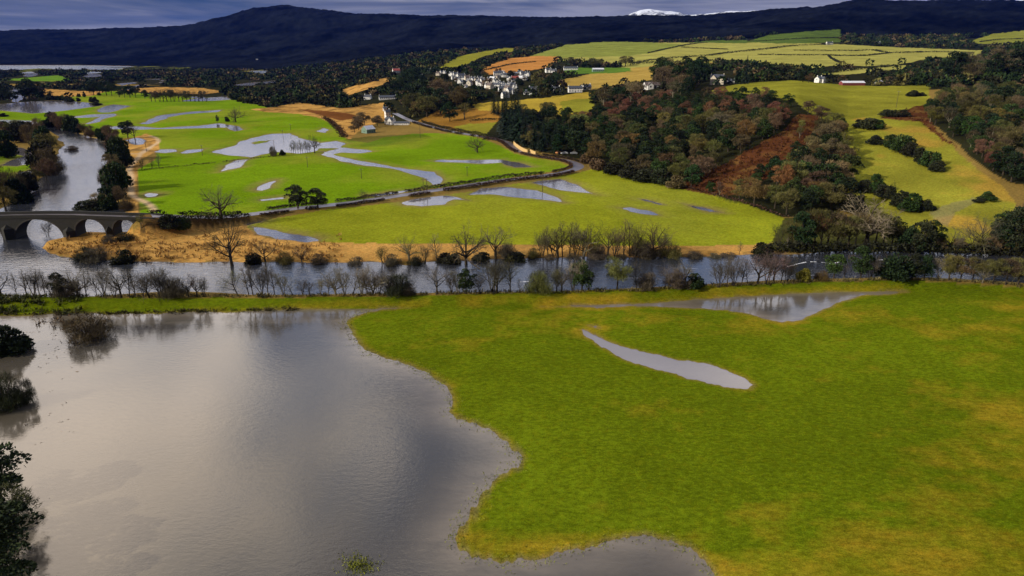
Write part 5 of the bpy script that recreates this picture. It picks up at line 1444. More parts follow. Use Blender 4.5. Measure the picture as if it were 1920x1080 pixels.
for i, (pts, h, w, label) in enumerate(FIELDLINES):
    hedge('field_hedge', line_px(pts, 6), h, w, label, HG if i % 3 else (0.022, 0.026, 0.014), group='hedges and walls of the hill pastures', leaf=1.5, dens=4.0, seed=20 + i)
hedge('field_hedge', line_px([(262, 320), (300, 316), (370, 309), (430, 303), (470, 298), (530, 292)], 10), 0.7, 0.9, 'low brown ditch line crossing the bright fields', HR, group='field lines of the plain', leaf=0.5, dens=6, seed=50, gaps=0.2)
hedge('field_hedge', line_px([(1140, 314), (1200, 331), (1300, 356), (1400, 383), (1472, 409)], 10), 1.1, 1.6, 'reddish bracken edge along the foot of the hillside wood', HR, group='field lines of the plain', leaf=0.6, dens=7, seed=51, gaps=0.2)
hedge('field_hedge', line_px([(610, 222), (630, 238), (645, 258)], 8), 1.5, 5.0, 'dark brown scrub line dividing the tan ground from the green', (0.05, 0.025, 0.012), group='field lines of the plain', leaf=0.9, dens=10, seed=52)
hedge('field_hedge', line_px([(945, 226), (905, 226), (880, 228)], 8), 2.0, 2.0, 'black hedge along the top of the olive bank field', HG, group='field lines of the plain', leaf=0.8, dens=8, seed=53)

for i, (xa, xb) in enumerate([(1450, 1570), (1570, 1690), (1690, 1800), (1800, 1930)]):
    hedge('waterside_scrub', line_px([(xa + (xb - xa) * k / 4, 471.5 + 0.02 * (xa + (xb - xa) * k / 4 - 1450) + (1 if k % 2 else -1)) for k in range(5)], 6), 3.6, 3.2, 'black waterside scrub below the right-hand thicket, %s stretch from the left' % ordinal(i + 1), (0.020, 0.021, 0.011), 'scrub', 'scrub along the water below the thicket', 0.6, 60, 60 + i)
# ------------------------------------------------------------------ the stone bridge
def mat_stone():
    m, t = new_mat('shaded_bridge_stone')
    co = t.n('ShaderNodeTexCoord').outputs['Object']
    sx = t.n('ShaderNodeSeparateXYZ', None, i0=co)
    uv = t.n('ShaderNodeCombineXYZ', None, i0=sx.outputs[0], i1=sx.outputs[2], i2=0.0).outputs[0]
    br = t.n('ShaderNodeTexBrick', {'offset': 0.5}, Vector=uv, Color1=(0.017, 0.016, 0.015), Color2=(0.030, 0.027, 0.024), Mortar=(0.02, 0.018, 0.016), Scale=1.0)  # stone made near black: shade of the bridge front put into the colour
    br.inputs['Brick Width'].default_value = 0.8; br.inputs['Row Height'].default_value = 0.38; br.inputs['Mortar Size'].default_value = 0.03
    st = t.noise(co, 0.6, 4.0, 0.65)
    c = t.mix(t.rng(st, 0.35, 0.7, 0.0, 0.75), br.outputs[0], (0.022, 0.022, 0.016))
    b = t.n('ShaderNodeBsdfPrincipled', None, Base_Color=c, Roughness=0.95)
    finish(t, b)
    return m
M_SHADED_STONE = mat_stone()
def on_plane(px, py, A, U):
    """where a sight line meets the upright plane through A along U: (distance along, height)"""
    r, f, d = ray(px, py)
    N = np.array((-U[1], U[0]))
    k = (A @ N) / (np.array((float(r), float(f))) @ N)
    P = np.array((float(r), float(f))) * k
    return float((P - A) @ U), float(CAMZ + d * k)
pa = np.array(flat(0, 400.0, 8.2)).astype(float); pb = np.array(flat(284, 403.6, 6.9)).astype(float)
U = (pb - pa) / np.linalg.norm(pb - pa)
Wd = 3.1
Nf = np.array((U[1], -U[0]))          # towards the camera
A = pa + Nf * Wd
u_of = lambda px, py: on_plane(px, py, A, U)
ARCH = []
for x0, x1, yb, yt in [(-72, 6, 449, 413), (30, 120, 447, 411.5), (142, 197, 434, 411), (212, 258, 435, 411)]:
    u0, zb = u_of(x0, yb); u1, _ = u_of(x1, yb); um, zt = u_of((x0 + x1) / 2, yt)
    ARCH.append((u0, u1, max(zb, 0.2), zt))
u_start, u_end = u_of(-130, 405)[0], u_of(288, 405)[0]
br_root = empty('stone_bridge', (A[0], A[1], 0), math.atan2(U[1], U[0]))
def topz(u):
    return 7.6 + 0.5 * math.exp(-((u - ARCH[1][0] - 6) / 22.0) ** 2) - 0.5 * max(0, (u - ARCH[2][0]) / (u_end - ARCH[2][0])) * 1.8
us = sorted(set(list(np.arange(u_start, u_end, 0.5)) + [u_end] + [u0 + (u1 - u0) * (0.5 - 0.5 * math.cos(math.pi * k / 22)) for (u0, u1, _, _) in ARCH for k in range(23)]))
def soffit(u):
    for (u0, u1, zb, zt) in ARCH:
        if u0 - 1e-6 <= u <= u1 + 1e-6:
            q = (2 * (u - u0) / (u1 - u0) - 1)
            return zb + (zt - zb) * math.sqrt(max(0.0, 1 - q * q)), True
    return -1.5, False
b = MB()
T2 = 2 * Wd
for ua, ub in zip(us[:-1], us[1:]):
    um = (ua + ub) / 2
    ins = soffit(um)[1]
    ba, bb = (soffit(ua)[0], soffit(ub)[0]) if ins else (-1.5, -1.5)
    ta, tb = topz(ua) - 0.9, topz(ub) - 0.9
    b.quad((ua, 0, ba), (ub, 0, bb), (ub, 0, tb), (ua, 0, ta))
    b.quad((ub, T2, bb), (ua, T2, ba), (ua, T2, ta), (ub, T2, tb))
    if ins:
        b.quad((ua, 0, ba), (ua, T2, ba), (ub, T2, bb), (ub, 0, bb))
    b.quad((ua, 0, ta), (ub, 0, tb), (ub, T2, tb), (ua, T2, ta))
for (u0, u1, zb, zt) in ARCH:          # pier sides below the springing
    b.quad((u0, 0, -1.5), (u0, T2, -1.5), (u0, T2, zb), (u0, 0, zb))
    b.quad((u1, T2, -1.5), (u1, 0, -1.5), (u1, 0, zb), (u1, T2, zb))
link('spandrel_wall', b.mesh('spandrel_wall'), M_SHADED_STONE, br_root)
for y0, y1 in ((-0.16, 0.30), (T2 - 0.30, T2 + 0.16)):
    p = MB()
    for ua, ub in zip(us[:-1], us[1:]):
        za, zb_ = topz(ua), topz(ub)
        p.quad((ua, y0, za - 1.05), (ub, y0, zb_ - 1.05), (ub, y0, zb_ + 0.1), (ua, y0, za + 0.1))
        p.quad((ub, y1, zb_ - 1.05), (ua, y1, za - 1.05), (ua, y1, za + 0.1), (ub, y1, zb_ + 0.1))
        p.quad((ua, y0, za + 0.1), (ub, y0, zb_ + 0.1), (ub, y1, zb_ + 0.1), (ua, y1, za + 0.1))
    link('parapet', p.mesh('parapet'), M_SHADED_STONE, br_root)
dk = MB()
for ua, ub in zip(us[:-1], us[1:]):
    dk.quad((ua, 0.31, topz(ua) - 0.86), (ub, 0.31, topz(ub) - 0.86), (ub, T2 - 0.31, topz(ub) - 0.86), (ua, T2 - 0.31, topz(ua) - 0.86))
link('carriageway', dk.mesh('carriageway'), M_ROAD, br_root)
M_RING = mat_plain('arch_stone', (0.055, 0.049, 0.042), 0.9, 0.35, 1.5, 0.2)
for (u0, u1, zb, zt) in ARCH:          # dressed ring round each arch
    p = MB()
    K = 26
    prev = None
    for k in range(K + 1):
        an = math.pi * k / K
        cu, cz = math.cos(an), math.sin(an)
        um, ru = (u0 + u1) / 2, (u1 - u0) / 2
        i_ = (um - ru * cu, zb + (zt - zb) * cz); o_ = (um - (ru + 0.5) * cu, zb + (zt - zb + 0.45) * cz)
        if prev:
            (pi_, po_) = prev
            p.quad((pi_[0], -0.05, pi_[1]), (i_[0], -0.05, i_[1]), (o_[0], -0.05, o_[1]), (po_[0], -0.05, po_[1]))
            p.quad((po_[0], -0.05, po_[1]), (o_[0], -0.05, o_[1]), (o_[0], 0.02, o_[1]), (po_[0], 0.02, po_[1]))
        prev = (i_, o_)
    link('arch_ring', p.mesh('arch_ring'), M_RING, br_root)
for k in range(3):                     # pointed cutwaters on the piers
    ua, ub = ARCH[k][1] + 0.1, ARCH[k + 1][0] - 0.1
    if ub - ua < 0.8: continue
    um = (ua + ub) / 2; zt_ = 3.6 if k == 0 else 2.6
    p = MB()
    p.quad((ua, 0, -1.5), (um, -1.9, -1.5), (um, -1.9, zt_), (ua, 0, zt_)); p.quad((um, -1.9, -1.5), (ub, 0, -1.5), (ub, 0, zt_), (um, -1.9, zt_))
    p.tri((ua, 0, zt_), (um, -1.9, zt_), (um, -0.01, zt_ + 1.4)); p.tri((um, -1.9, zt_), (ub, 0, zt_), (um, -0.01, zt_ + 1.4))
    link('cutwater', p.mesh('cutwater'), M_SHADED_STONE, br_root)
tag(br_root, 'stone road bridge with round arches over the river, coloured as if in shade', 'bridge')

# ------------------------------------------------------------------ houses
M_WHITE = mat_plain('whitewash', (0.80, 0.78, 0.74), 0.85, 0.08, 0.6)
M_CREAM = mat_plain('cream_render', (0.66, 0.58, 0.46), 0.85, 0.1, 0.6)
M_GREY = mat_plain('grey_render', (0.36, 0.35, 0.34), 0.85, 0.12, 0.6)
M_GREEN = mat_plain('green_sheeting', (0.17, 0.26, 0.20), 0.6, 0.12, 0.6)
M_SLATE = mat_plain('slate', (0.060, 0.068, 0.085), 0.55, 0.3, 1.4, 0.4)
M_SLATE2 = mat_plain('brown_slate', (0.11, 0.085, 0.075), 0.7, 0.3, 1.4, 0.3)
M_TILE = mat_plain('red_roof_tile', (0.33, 0.075, 0.06), 0.75, 0.25, 1.4, 0.3)
M_TIN = mat_plain('pale_tin', (0.66, 0.66, 0.68), 0.45, 0.15, 0.5, 0.5)
M_GLASS = mat_plain('window_glass', (0.02, 0.025, 0.035), 0.1, 0.1, 1.0, 0.5)
M_DOOR = mat_plain('painted_door', (0.05, 0.06, 0.09), 0.5, 0.1, 1.0)
M_BRICK = mat_plain('red_sheeting', (0.20, 0.045, 0.045), 0.8, 0.2, 0.8)

def gable_walls(m, x0, x1, y0, y1, h, rise, z0=-1.5):
    ym = (y0 + y1) / 2
    m.quad((x0, y0, z0), (x1, y0, z0), (x1, y0, h), (x0, y0, h)); m.quad((x1, y1, z0), (x0, y1, z0), (x0, y1, h), (x1, y1, h))
    for x, f in ((x0, 1), (x1, -1)):
        n = len(m.v); m.v += [(x, y0, z0), (x, y1, z0), (x, y1, h), (x, ym, h + rise), (x, y0, h)]
        m.f.append(tuple(n + i for i in ((0, 4, 3, 2, 1) if f > 0 else (0, 1, 2, 3, 4))))
def gable_roof(m, x0, x1, y0, y1, h, rise, o=0.35, t=0.16):
    ym = (y0 + y1) / 2
    s = rise / (ym - y0)
    for sg, ye in ((1, y0), (-1, y1)):
        e = (ye - o * sg, h - o * s + 0.02)
        a, b_ = (x0 - o * 0.6, e[0], e[1]), (x1 + o * 0.6, e[0], e[1])
        c, d = (x1 + o * 0.6, ym, h + rise + 0.02), (x0 - o * 0.6, ym, h + rise + 0.02)
        up = lambda q: (q[0], q[1], q[2] + t)
        m.quad(up(a), up(b_), up(c), up(d)) if sg > 0 else m.quad(up(b_), up(a), up(d), up(c))
        m.quad(a, d, c, b_)
        m.quad(a, b_, up(b_), up(a)); m.quad(b_, c, up(c), up(b_)); m.quad(d, a, up(a), up(d))

HCACHE = {}
def build_house(kind, key, w, d, h, rise, wall, roof, wing=None, chim=2, dormer=0, rows_=1, door=True):
    root = empty(kind)
    m = MB(); gable_walls(m, -w / 2, w / 2, -d / 2, d / 2, h, rise)
    if wing:                            # a gabled wing towards the front
        wx, ww, wl = wing
        m2 = MB(); gable_walls(m2, -d / 2 - wl, 0.5, wx - ww / 2, wx + ww / 2, h - 0.05, rise * 0.9)
        n = len(m.v); m.v += [(y_, x_, z_) for (x_, y_, z_) in m2.v]; m.f += [tuple(n + i for i in reversed(f)) for f in m2.f]
    link('wall', m.mesh('wall'), wall, root)
    r = MB(); gable_roof(r, -w / 2, w / 2, -d / 2, d / 2, h, rise)
    if wing:
        r2 = MB(); gable_roof(r2, -d / 2 - wl, 0.5, wx - ww / 2, wx + ww / 2, h - 0.05, rise * 0.9)
        n = len(r.v); r.v += [(y_, x_, z_) for (x_, y_, z_) in r2.v]; r.f += [tuple(n + i for i in reversed(f)) for f in r2.f]
    ro = link('roof', r.mesh('roof'), roof, root)
    for k in range(chim):
        c = MB(); x = (-1) ** k * (w / 2 - 0.6)
        c.box(x - 0.35, x + 0.35, -0.5, 0.5, h + rise - 0.8, h + rise + 1.1)
        c.box(x - 0.43, x + 0.43, -0.58, 0.58, h + rise + 1.1, h + rise + 1.25)
        link('chimney', c.mesh('chimney'), wall, ro)
    nwin = max(2, int(w / 3.0))
    for row in range(rows_):
        for k in range(nwin):
            x = -w / 2 + w * (k + 0.5) / nwin
            if wing and abs(x - wx) < ww / 2 + 0.5: continue
            if door and row == 0 and k == nwin // 2: continue
            z = 1.0 + row * 2.7
            for ys, y in ((-1, -d / 2), (1, d / 2)):
                q = MB(); q.box(x - 0.5, x + 0.5, y + (-0.04 if ys < 0 else -0.02), y + (0.02 if ys < 0 else 0.04), z, z + 1.25)
                link('window', q.mesh('window'), M_GLASS, root)
    for x, s in ((-w / 2, -1), (w / 2, 1)):
        q = MB(); q.box(x + (-0.04 if s < 0 else -0.02), x + (0.02 if s < 0 else 0.04), -0.5, 0.5, 1.0 + 2.0 * (rows_ > 1), 2.2 + 2.0 * (rows_ > 1))
        link('window', q.mesh('window'), M_GLASS, root)
    if wing:
        q = MB(); q.box(wx - 0.6, wx + 0.6, -d / 2 - wl - 0.04, -d / 2 - wl + 0.02, 1.0, 2.3)
        link('window', q.mesh('window'), M_GLASS, root)
    if door:
        x = -w / 2 + w * (nwin // 2 + 0.5) / nwin
        if not wing or abs(x - wx) > ww / 2 + 0.5:
            q = MB(); q.box(x - 0.45, x + 0.45, -d / 2 - 0.05, -d / 2 + 0.02, 0, 2.05); link('door', q.mesh('door'), M_DOOR, root)
    return root
def house(kind, spec, px, py, rz, label, cat='house', group=None, scale=1.0):
    key = (kind, spec)
    if key not in HCACHE:
        HCACHE[key] = build_house(kind, spec, **SPECS[spec])
        o = HCACHE[key]
    else:
        o = copy_tree(HCACHE[key])
    x, y, z = at(px, py)
    o.location = (x, y, z + 0.15); o.rotation_euler = (0, 0, rz); o.scale = (scale,) * 3
    return tag(o, label, cat, group)
SPECS = {
    'cottage': dict(w=9.5, d=6.5, h=3.2, rise=2.6, wall=M_WHITE, roof=M_SLATE),
    'gabled': dict(w=10, d=7, h=4.6, rise=3.0, wall=M_WHITE, roof=M_SLATE, wing=(2.4, 4.6, 2.6), rows_=2),
    'row': dict(w=17, d=7, h=4.6, rise=2.8, wall=M_WHITE, roof=M_SLATE, chim=2, rows_=2),
    'cream': dict(w=9, d=7.5, h=4.8, rise=3.2, wall=M_CREAM, roof=M_SLATE2, rows_=2),
    'bungalow': dict(w=13, d=7.5, h=2.8, rise=2.2, wall=M_WHITE, roof=M_SLATE2, chim=1, wing=(-3, 5, 2)),
    'slim': dict(w=6, d=5, h=6.5, rise=3.0, wall=M_WHITE, roof=M_SLATE, chim=1, rows_=2),
    'redhouse': dict(w=13, d=8, h=4.4, rise=3.4, wall=M_WHITE, roof=M_TILE, rows_=2),
    'greyhall': dict(w=16, d=9, h=4.2, rise=3.2, wall=M_GREY, roof=M_TIN, chim=0, rows_=1),
    'longwhite': dict(w=26, d=7, h=3.0, rise=2.6, wall=M_WHITE, roof=M_SLATE, chim=2),
    'farmhouse': dict(w=15, d=9, h=6.6, rise=4.2, wall=M_CREAM, roof=M_SLATE, wing=(-4.0, 6.5, 3.5), rows_=2),
    'shed': dict(w=34, d=12, h=3.6, rise=2.4, wall=M_BRICK, roof=M_TIN, chim=0, door=False),
    'barn': dict(w=12, d=9, h=4.0, rise=3.4, wall=M_GREEN, roof=M_TIN, chim=0, door=True),
    'greenshed': dict(w=20, d=9, h=3.6, rise=2.0, wall=M_GREEN, roof=M_TIN, chim=0, door=True),
}
VX = lambda x: 780 + x / 8.727
VY = lambda y: 110 + y / 8.727
VILLAGE = [(210, 215, 'gabled'), (85, 350, 'slim'), (365, 275, 'cream'), (425, 240, 'cottage'), (470, 240, 'cottage'), (585, 285, 'gabled'), (650, 290, 'gabled'), (600, 340, 'slim'), (680, 365, 'gabled'), (740, 305, 'row'), (725, 400, 'cottage'), (780, 340, 'cottage'), (840, 350, 'cream'), (795, 420, 'cottage'), (775, 475, 'bungalow'),
           (865, 385, 'cottage'), (920, 375, 'gabled'), (940, 345, 'cottage'), (875, 440, 'cream'), (1000, 390, 'cream'), (1045, 365, 'gabled'), (1015, 440, 'slim'), (1090, 395, 'gabled'), (1062, 440, 'bungalow'), (1185, 395, 'cream'), (1205, 365, 'cottage'), (1255, 360, 'greyhall'), (1232, 420, 'cream'), (1285, 420, 'gabled'),
           (1325, 405, 'cottage'), (1215, 490, 'cream'), (1180, 480, 'cottage'), (1300, 475, 'row'), (1392, 465, 'gabled'), (1350, 435, 'cottage'), (1435, 475, 'cottage'), (1485, 485, 'row'), (1540, 465, 'gabled'), (1582, 470, 'gabled'), (1410, 535, 'cottage'), (1440, 512, 'cottage'), (1500, 535, 'cream'), (1540, 570, 'gabled'),
           (1460, 640, 'gabled'), (1640, 545, 'slim'), (1345, 275, 'row'), (1385, 255, 'gabled'), (1435, 262, 'cottage'), (1490, 300, 'row'), (1440, 300, 'cottage'), (1580, 285, 'row'), (1625, 280, 'greyhall'), (1535, 355, 'gabled'), (1705, 262, 'gabled'), (1770, 270, 'row'), (1822, 285, 'gabled'), (1750, 350, 'greyhall'), (1335, 325, 'cream'),
           (1832, 585, 'cottage'), (1875, 585, 'cottage'), (400, 535, 'cottage'), (440, 545, 'cream')]
LOOK = {'cottage': 'low white cottage with slate roof', 'gabled': 'white house with front gable', 'row': 'long white terrace with slate roof', 'cream': 'cream house with brown roof', 'bungalow': 'wide white bungalow with brown roof', 'slim': 'tall narrow white house', 'greyhall': 'grey hall with pale roof'}
vs = sorted(VILLAGE, key=lambda q: q[1])
bands = [vs[:18], vs[18:40], vs[40:]]
for bi, band in enumerate(bands):
    for i, (vx, vy, spec) in enumerate(sorted(band, key=lambda q: q[0])):
        house('village_house', spec, VX(vx), VY(vy), rng.choice([0.15, 0.5, -0.35, 1.2, -0.9]) + rng.normal(0, 0.12), '%s in the %s of the village, %s from left' % (LOOK[spec], ['top row', 'middle', 'lower front'][bi], ordinal(i + 1)), 'house', 'houses of the village', rng.uniform(0.72, 0.92))
house('village_house', 'redhouse', VX(1620), VY(362), 0.2, 'long red-roofed house at the right of the village', 'house', 'houses of the village', 0.85)
OUT = [('detached_house', 'redhouse', 743, 137, 0.4, 'red-roofed house standing alone among dark trees left of the village', 1.1), ('detached_house', 'slim', 770, 137, 0.2, 'pale house among dark trees between the red-roofed house and the village', 1.0),
       ('detached_house', 'longwhite', 727, 186, 0.25, 'long white cottages before the dark wood left of the village', 0.8), ('detached_house', 'cottage', 690, 186, -0.2, 'small white cottage left of the long white cottages', 0.9),
       ('farm_house', 'gabled', 732, 233, -0.35, 'white gabled farmhouse where the far road meets the trees', 0.8), ('farm_house', 'longwhite', 754, 234, 0.0, 'long low white byre joined on the right of the gabled farmhouse', 0.5), ('farm_house', 'cottage', 725, 208, 0.3, 'small white house behind the gabled farmhouse', 0.75), ('farm_house', 'slim', 727, 221, 0.5, 'tall grey-white house just behind the gabled farmhouse', 0.8),
       ('barn', 'barn', 691, 249, 0.9, 'green-grey barn with pale roof left of the gabled farmhouse', 0.72), ('detached_house', 'gabled', 1028, 136, 0.3, 'white house group left of the long white farm above the village', 1.0), ('detached_house', 'cottage', 1038, 136, -0.4, 'white cottage touching the house group above the village', 1.0),
       ('detached_house', 'longwhite', 1070, 131, 0.05, 'long low white farm on the hill above the village', 1.0), ('farm_shed', 'greenshed', 1121, 134, 0.1, 'green shed with pale roof in the hill pastures', 1.0), ('detached_house', 'row', 1078, 173, 0.1, 'white row of houses with blue-black roofs right of the village', 0.9),
       ('detached_house', 'cottage', 1100, 168, 0.2, 'dark-roofed cottage beside the white row right of the village', 1.0), ('detached_house', 'cottage', 1042, 172, -0.3, 'white cottage between the village and the white row', 1.0), ('detached_house', 'gabled', 1000, 176, 0.2, 'white gabled house below the right end of the village', 1.0),
       ('detached_house', 'bungalow', 1222, 166, 0.15, 'white bungalow with pale roof behind the tall thin trees', 1.25), ('farm_house', 'farmhouse', 1344, 158, -0.35, 'large cream farmhouse at the left end of the plateau field', 0.85), ('farm_house', 'cottage', 1370, 156, -0.2, 'small white wing house right of the large cream farmhouse', 0.7),
       ('farm_house', 'gabled', 1535, 155, 0.6, 'white gabled house left of the long shed', 0.75), ('farm_shed', 'shed', 1597, 160, 0.03, 'long shed with pale tin roof and red wall at the plateau edge', 0.62), ('farm_shed', 'greyhall', 1648, 157, 0.4, 'small grey shed right of the long shed', 0.45),
       ('detached_house', 'cream', 1813, 147, 0.8, 'grey-cream gabled house among trees at right', 0.75), ('detached_house', 'cottage', 482, 112, 0.2, 'lone pale house on the dark hillside', 0.9), ('detached_house', 'cottage', 1646, 84, 0.2, 'white house under the dark hill at right', 1.2), ('detached_house', 'row', 1555, 84, 0.1, 'white farm by the shaded green hill field', 1.0)]
for kind, spec, px, py, rz, label, sc in OUT:
    house(kind, spec, px, py, rz, label, 'shed' if 'shed' in kind or kind == 'barn' else 'house', None, sc)

# ------------------------------------------------------------------ fence, cars, poles
M_TIMBER = mat_plain('new_timber', (0.62, 0.42, 0.17), 0.8, 0.15, 2.0, 0.2)
M_POLE = mat_plain('pole_wood', (0.075, 0.055, 0.040), 0.85, 0.25, 2.0, 0.2)
def fence(pts, h, label):
    p = np.array([at(a, b) for a, b in pts])
    root = empty('timber_fence', tuple(p[0]))
    p = p - p[0]
    for i, (a, b_) in enumerate(zip(p[:-1], p[1:])):
        m = MB()
        n = np.array((-(b_ - a)[1], (b_ - a)[0], 0)); n = n / np.linalg.norm(n) * 0.04
        K = 12
        for k in range(K):
            s, e = a + (b_ - a) * (k + 0.04) / K, a + (b_ - a) * (k + 0.96) / K
            lo, hi = np.array((0, 0, -0.3)), np.array((0, 0, h + 0.05 * ((k * 7) % 3 - 1)))
            v = [s - n + lo, e - n + lo, e + n + lo, s + n + lo, s - n + hi, e - n + hi, e + n + hi, s + n + hi]
            q = len(m.v); m.v += [tuple(x) for x in v]
            m.f += [tuple(q + j for j in f) for f in ((0, 1, 5, 4), (1, 2, 6, 5), (2, 3, 7, 6), (3, 0, 4, 7), (4, 5, 6, 7))]
        link('board_panel', m.mesh('board_panel'), M_TIMBER, root)
    for a in p:
        m = MB(); m.box(a[0] - 0.07, a[0] + 0.07, a[1] + 0.06, a[1] + 0.2, a[2] - 0.4, a[2] + h + 0.12)
        link('post', m.mesh('post'), M_TIMBER, root)
    tag(root, label, 'fence')
fence([(963, 271), (968, 276), (975, 281), (982, 285), (989, 288)], 2.3, 'long stretch of new yellow timber fence where the road bends below the firs')
fence([(994, 287), (999, 289.5), (1004, 291.5)], 2.3, 'short stretch of yellow timber fence right of the longer one')

def wheel(root, x, y, s):
    m = MB(); m.tube([(x, y - 0.11, 0.32), (x, y + 0.11, 0.32)], [0.32, 0.32], 14)
    n = len(m.v); m.f.append(tuple(reversed(range(n - 28, n - 14))))
    w = link('wheel', m.mesh('wheel'), M_TYRE, root)
    m = MB(); yy = y + s * 0.115
    m.tube([(x, yy - s * 0.02, 0.32), (x, yy + s * 0.015, 0.32)], [0.19, 0.19], 12); link('rim', m.mesh('rim'), M_TIN, w)
M_TYRE = mat_plain('tyre', (0.015, 0.015, 0.016), 0.8, 0.1)
def car(px, py, rz, paint_, label):
    x, y, z = at(px, py)
    root = empty('parked_car', (x, y, z + 0.02), rz)
    prof = [(-2.1, 0.35), (-2.15, 0.75), (-1.9, 0.95), (-1.3, 1.0), (-0.7, 1.42), (0.9, 1.45), (1.6, 1.0), (2.05, 0.9), (2.12, 0.6), (2.08, 0.35)]
    m = MB()
    for i, (a, b_) in enumerate(zip(prof, prof[1:] + prof[:1])):
        wa, wb = (0.68 if a[1] > 1.2 else 0.86), (0.68 if b_[1] > 1.2 else 0.86)
        m.quad((a[0], -wa, a[1]), (b_[0], -wb, b_[1]), (b_[0], wb, b_[1]), (a[0], wa, a[1]))
    n = len(m.v)
    for s in (-1, 1):
        n = len(m.v); m.v += [(a, s * (0.68 if c > 1.2 else 0.86), c) for a, c in prof]; m.f.append(tuple(range(n, n + len(prof))) if s < 0 else tuple(reversed(range(n, n + len(prof)))))
    link('body', m.mesh('body'), paint_, root)
    for s in (-1, 1):
        m = MB(); m.quad((-0.95, s * 0.815, 1.05), (1.3, s * 0.815, 1.05), (0.85, s * 0.72, 1.38), (-0.6, s * 0.72, 1.38)); link('side_window', m.mesh('side_window'), M_GLASS, root)
    m = MB(); m.quad((-1.22, -0.76, 1.075), (-1.22, 0.76, 1.075), (-0.76, 0.66, 1.40), (-0.76, -0.66, 1.40)); link('windscreen', m.mesh('windscreen'), M_GLASS, root)
    for xx in (-1.3, 1.3):
        for s in (-1, 1): wheel(root, xx, s * 0.78, s)
    tag(root, label, 'car', 'cars parked below the hillside wood')
M_CARW = mat_plain('white_car_paint', (0.78, 0.78, 0.80), 0.25, 0.03, 1.0, 0.6)
M_CARO = mat_plain('orange_car_paint', (0.55, 0.25, 0.10), 0.3, 0.03, 1.0, 0.6)
M_CARG = mat_plain('grey_car_paint', (0.30, 0.31, 0.33), 0.3, 0.03, 1.0, 0.6)
for px, py, rz, pm, lb in [(1058, 289, 0.25, M_CARW, 'white car parked in the yard under the hillside wood, largest of three'), (1047, 288, 0.9, M_CARO, 'orange car parked left of the white car under the wood'), (1076, 289, 0.1, M_CARG, 'grey car parked right of the white car under the wood')]:
    car(px, py, rz, pm, lb)

def pole(px, py, hpx, label, twin=False):
    x, y, z = at(px, py)
    h = min(max(px_h(x, y, z, hpx), 5.0), 11.0)
    root = empty('utility_pole', (x, y, z), rng.uniform(-0.5, 0.5))
    for k in range(2 if twin else 1):
        m = MB(); m.tube([(k * 1.6, 0, -0.8), (k * 1.6, 0, h)], [0.15, 0.10], 7); link('shaft', m.mesh('shaft'), M_POLE, root)
    m = MB(); m.box(-0.9, 0.9 + (1.6 if twin else 0), -0.17, -0.10, h - 0.65, h - 0.5)
    ca = link('crossarm', m.mesh('crossarm'), M_POLE, root)
    for k in (-0.8, 0, 0.8):
        m = MB(); m.tube([(k + (0.8 if twin else 0), -0.135, h - 0.5), (k + (0.8 if twin else 0), -0.135, h - 0.28)], [0.05, 0.06], 6); link('insulator', m.mesh('insulator'), M_TIN, ca)
    tag(root, label, 'utility pole', 'utility poles across the fields')
POLES = [(1017, 360, 26, 'pole standing in the meadow flood beside the road', 0), (794, 358, 20, 'twin pole where the flood meets the straight road', 1), (678, 335, 16, 'pole in the bright field above the straight road', 0), (577, 314, 17, 'pole in the bright field below the bare oak', 0), (380, 292, 17, 'pole on the green between small floods', 0), (515, 284, 18, 'pole standing at the lower edge of the large flood', 0),
         (531, 258, 12, 'pole at the top of the large flood', 0), (545, 244, 9, 'pole on the green behind the large flood', 0), (788, 259, 24, 'pole at the farm entrance by the far road', 0), (1680, 202, 28, 'tall pole on the plateau field', 0), (1530, 222, 20, 'twin pole at the top corner of the hillside wood', 1), (275, 284, 18, 'pole beside the pool by the track', 0), (876, 330, 14, 'thin pole on the bright field near the straight road', 0)]
for px, py, h, lb, tw in POLES:
    pole(px, py, h, 'dark wooden ' + lb, bool(tw))

# ------------------------------------------------------------------ loose stuff in and by the water
def tufts(name, pts, h, leaf, label, cat, color, per=14, mat=None, flatk=1.0):
    R = np.random.default_rng(len(pts) + 5)
    P = np.array(pts)
    n = len(P) * per
    c = np.repeat(P, per, 0) + np.stack([R.normal(0, 0.45, n), R.normal(0, 0.3, n), R.uniform(-0.05, h, n)], 1)
    a = R.normal(0, 0.5, (n, 3)); a[:, 2] = R.uniform(0.2, 1.2, n) * flatk; a /= np.linalg.norm(a, axis=1)[:, None]
    b_ = np.cross(a, R.normal(0, 1, (n, 3))); b_ /= np.linalg.norm(b_, axis=1)[:, None]
    s = leaf * R.uniform(0.5, 1.5, (n, 1))
    q = np.stack([c - b_ * s * 0.16, c + b_ * s * 0.16, c + a * s], 1).reshape(-1, 3)
    o = link(name, big_mesh(name, q, np.arange(len(q)).reshape(-1, 3)), mat or M_HEDGE)
    o.color = (*color, 1.0)
    return tag(o, label, cat, None, 'stuff')
R = np.random.default_rng(31)
pts = []
for k in range(110):
    px = R.uniform(-20, 560) ** 1.0
    x, y = flat(px, np.interp(px, [-20, 200, 400, 500, 560], [590, 589, 584, 582, 579]) + R.normal(0, 1.6)); pts.append((float(x), float(y), 0.0))
tufts('bank_rushes', pts, 0.35, 0.6, 'dark rushes and debris along the flooded side of the grass bank', 'rushes', (0.055, 0.045, 0.016))
pts = []
for k in range(80):
    px, py = (R.normal(95, 45), R.normal(640, 30)) if k < 60 else (R.normal(75, 40), R.normal(760, 50))
    if px < 0 or py < 596: continue
    x, y = flat(px, py); pts.append((float(x), float(y), 0.0))
tufts('flood_debris', pts, 0.03, 0.38, 'twigs and stubble floating on the flood at left', 'flood debris', (0.15, 0.10, 0.06), 3, None, 0.15)
pts = []
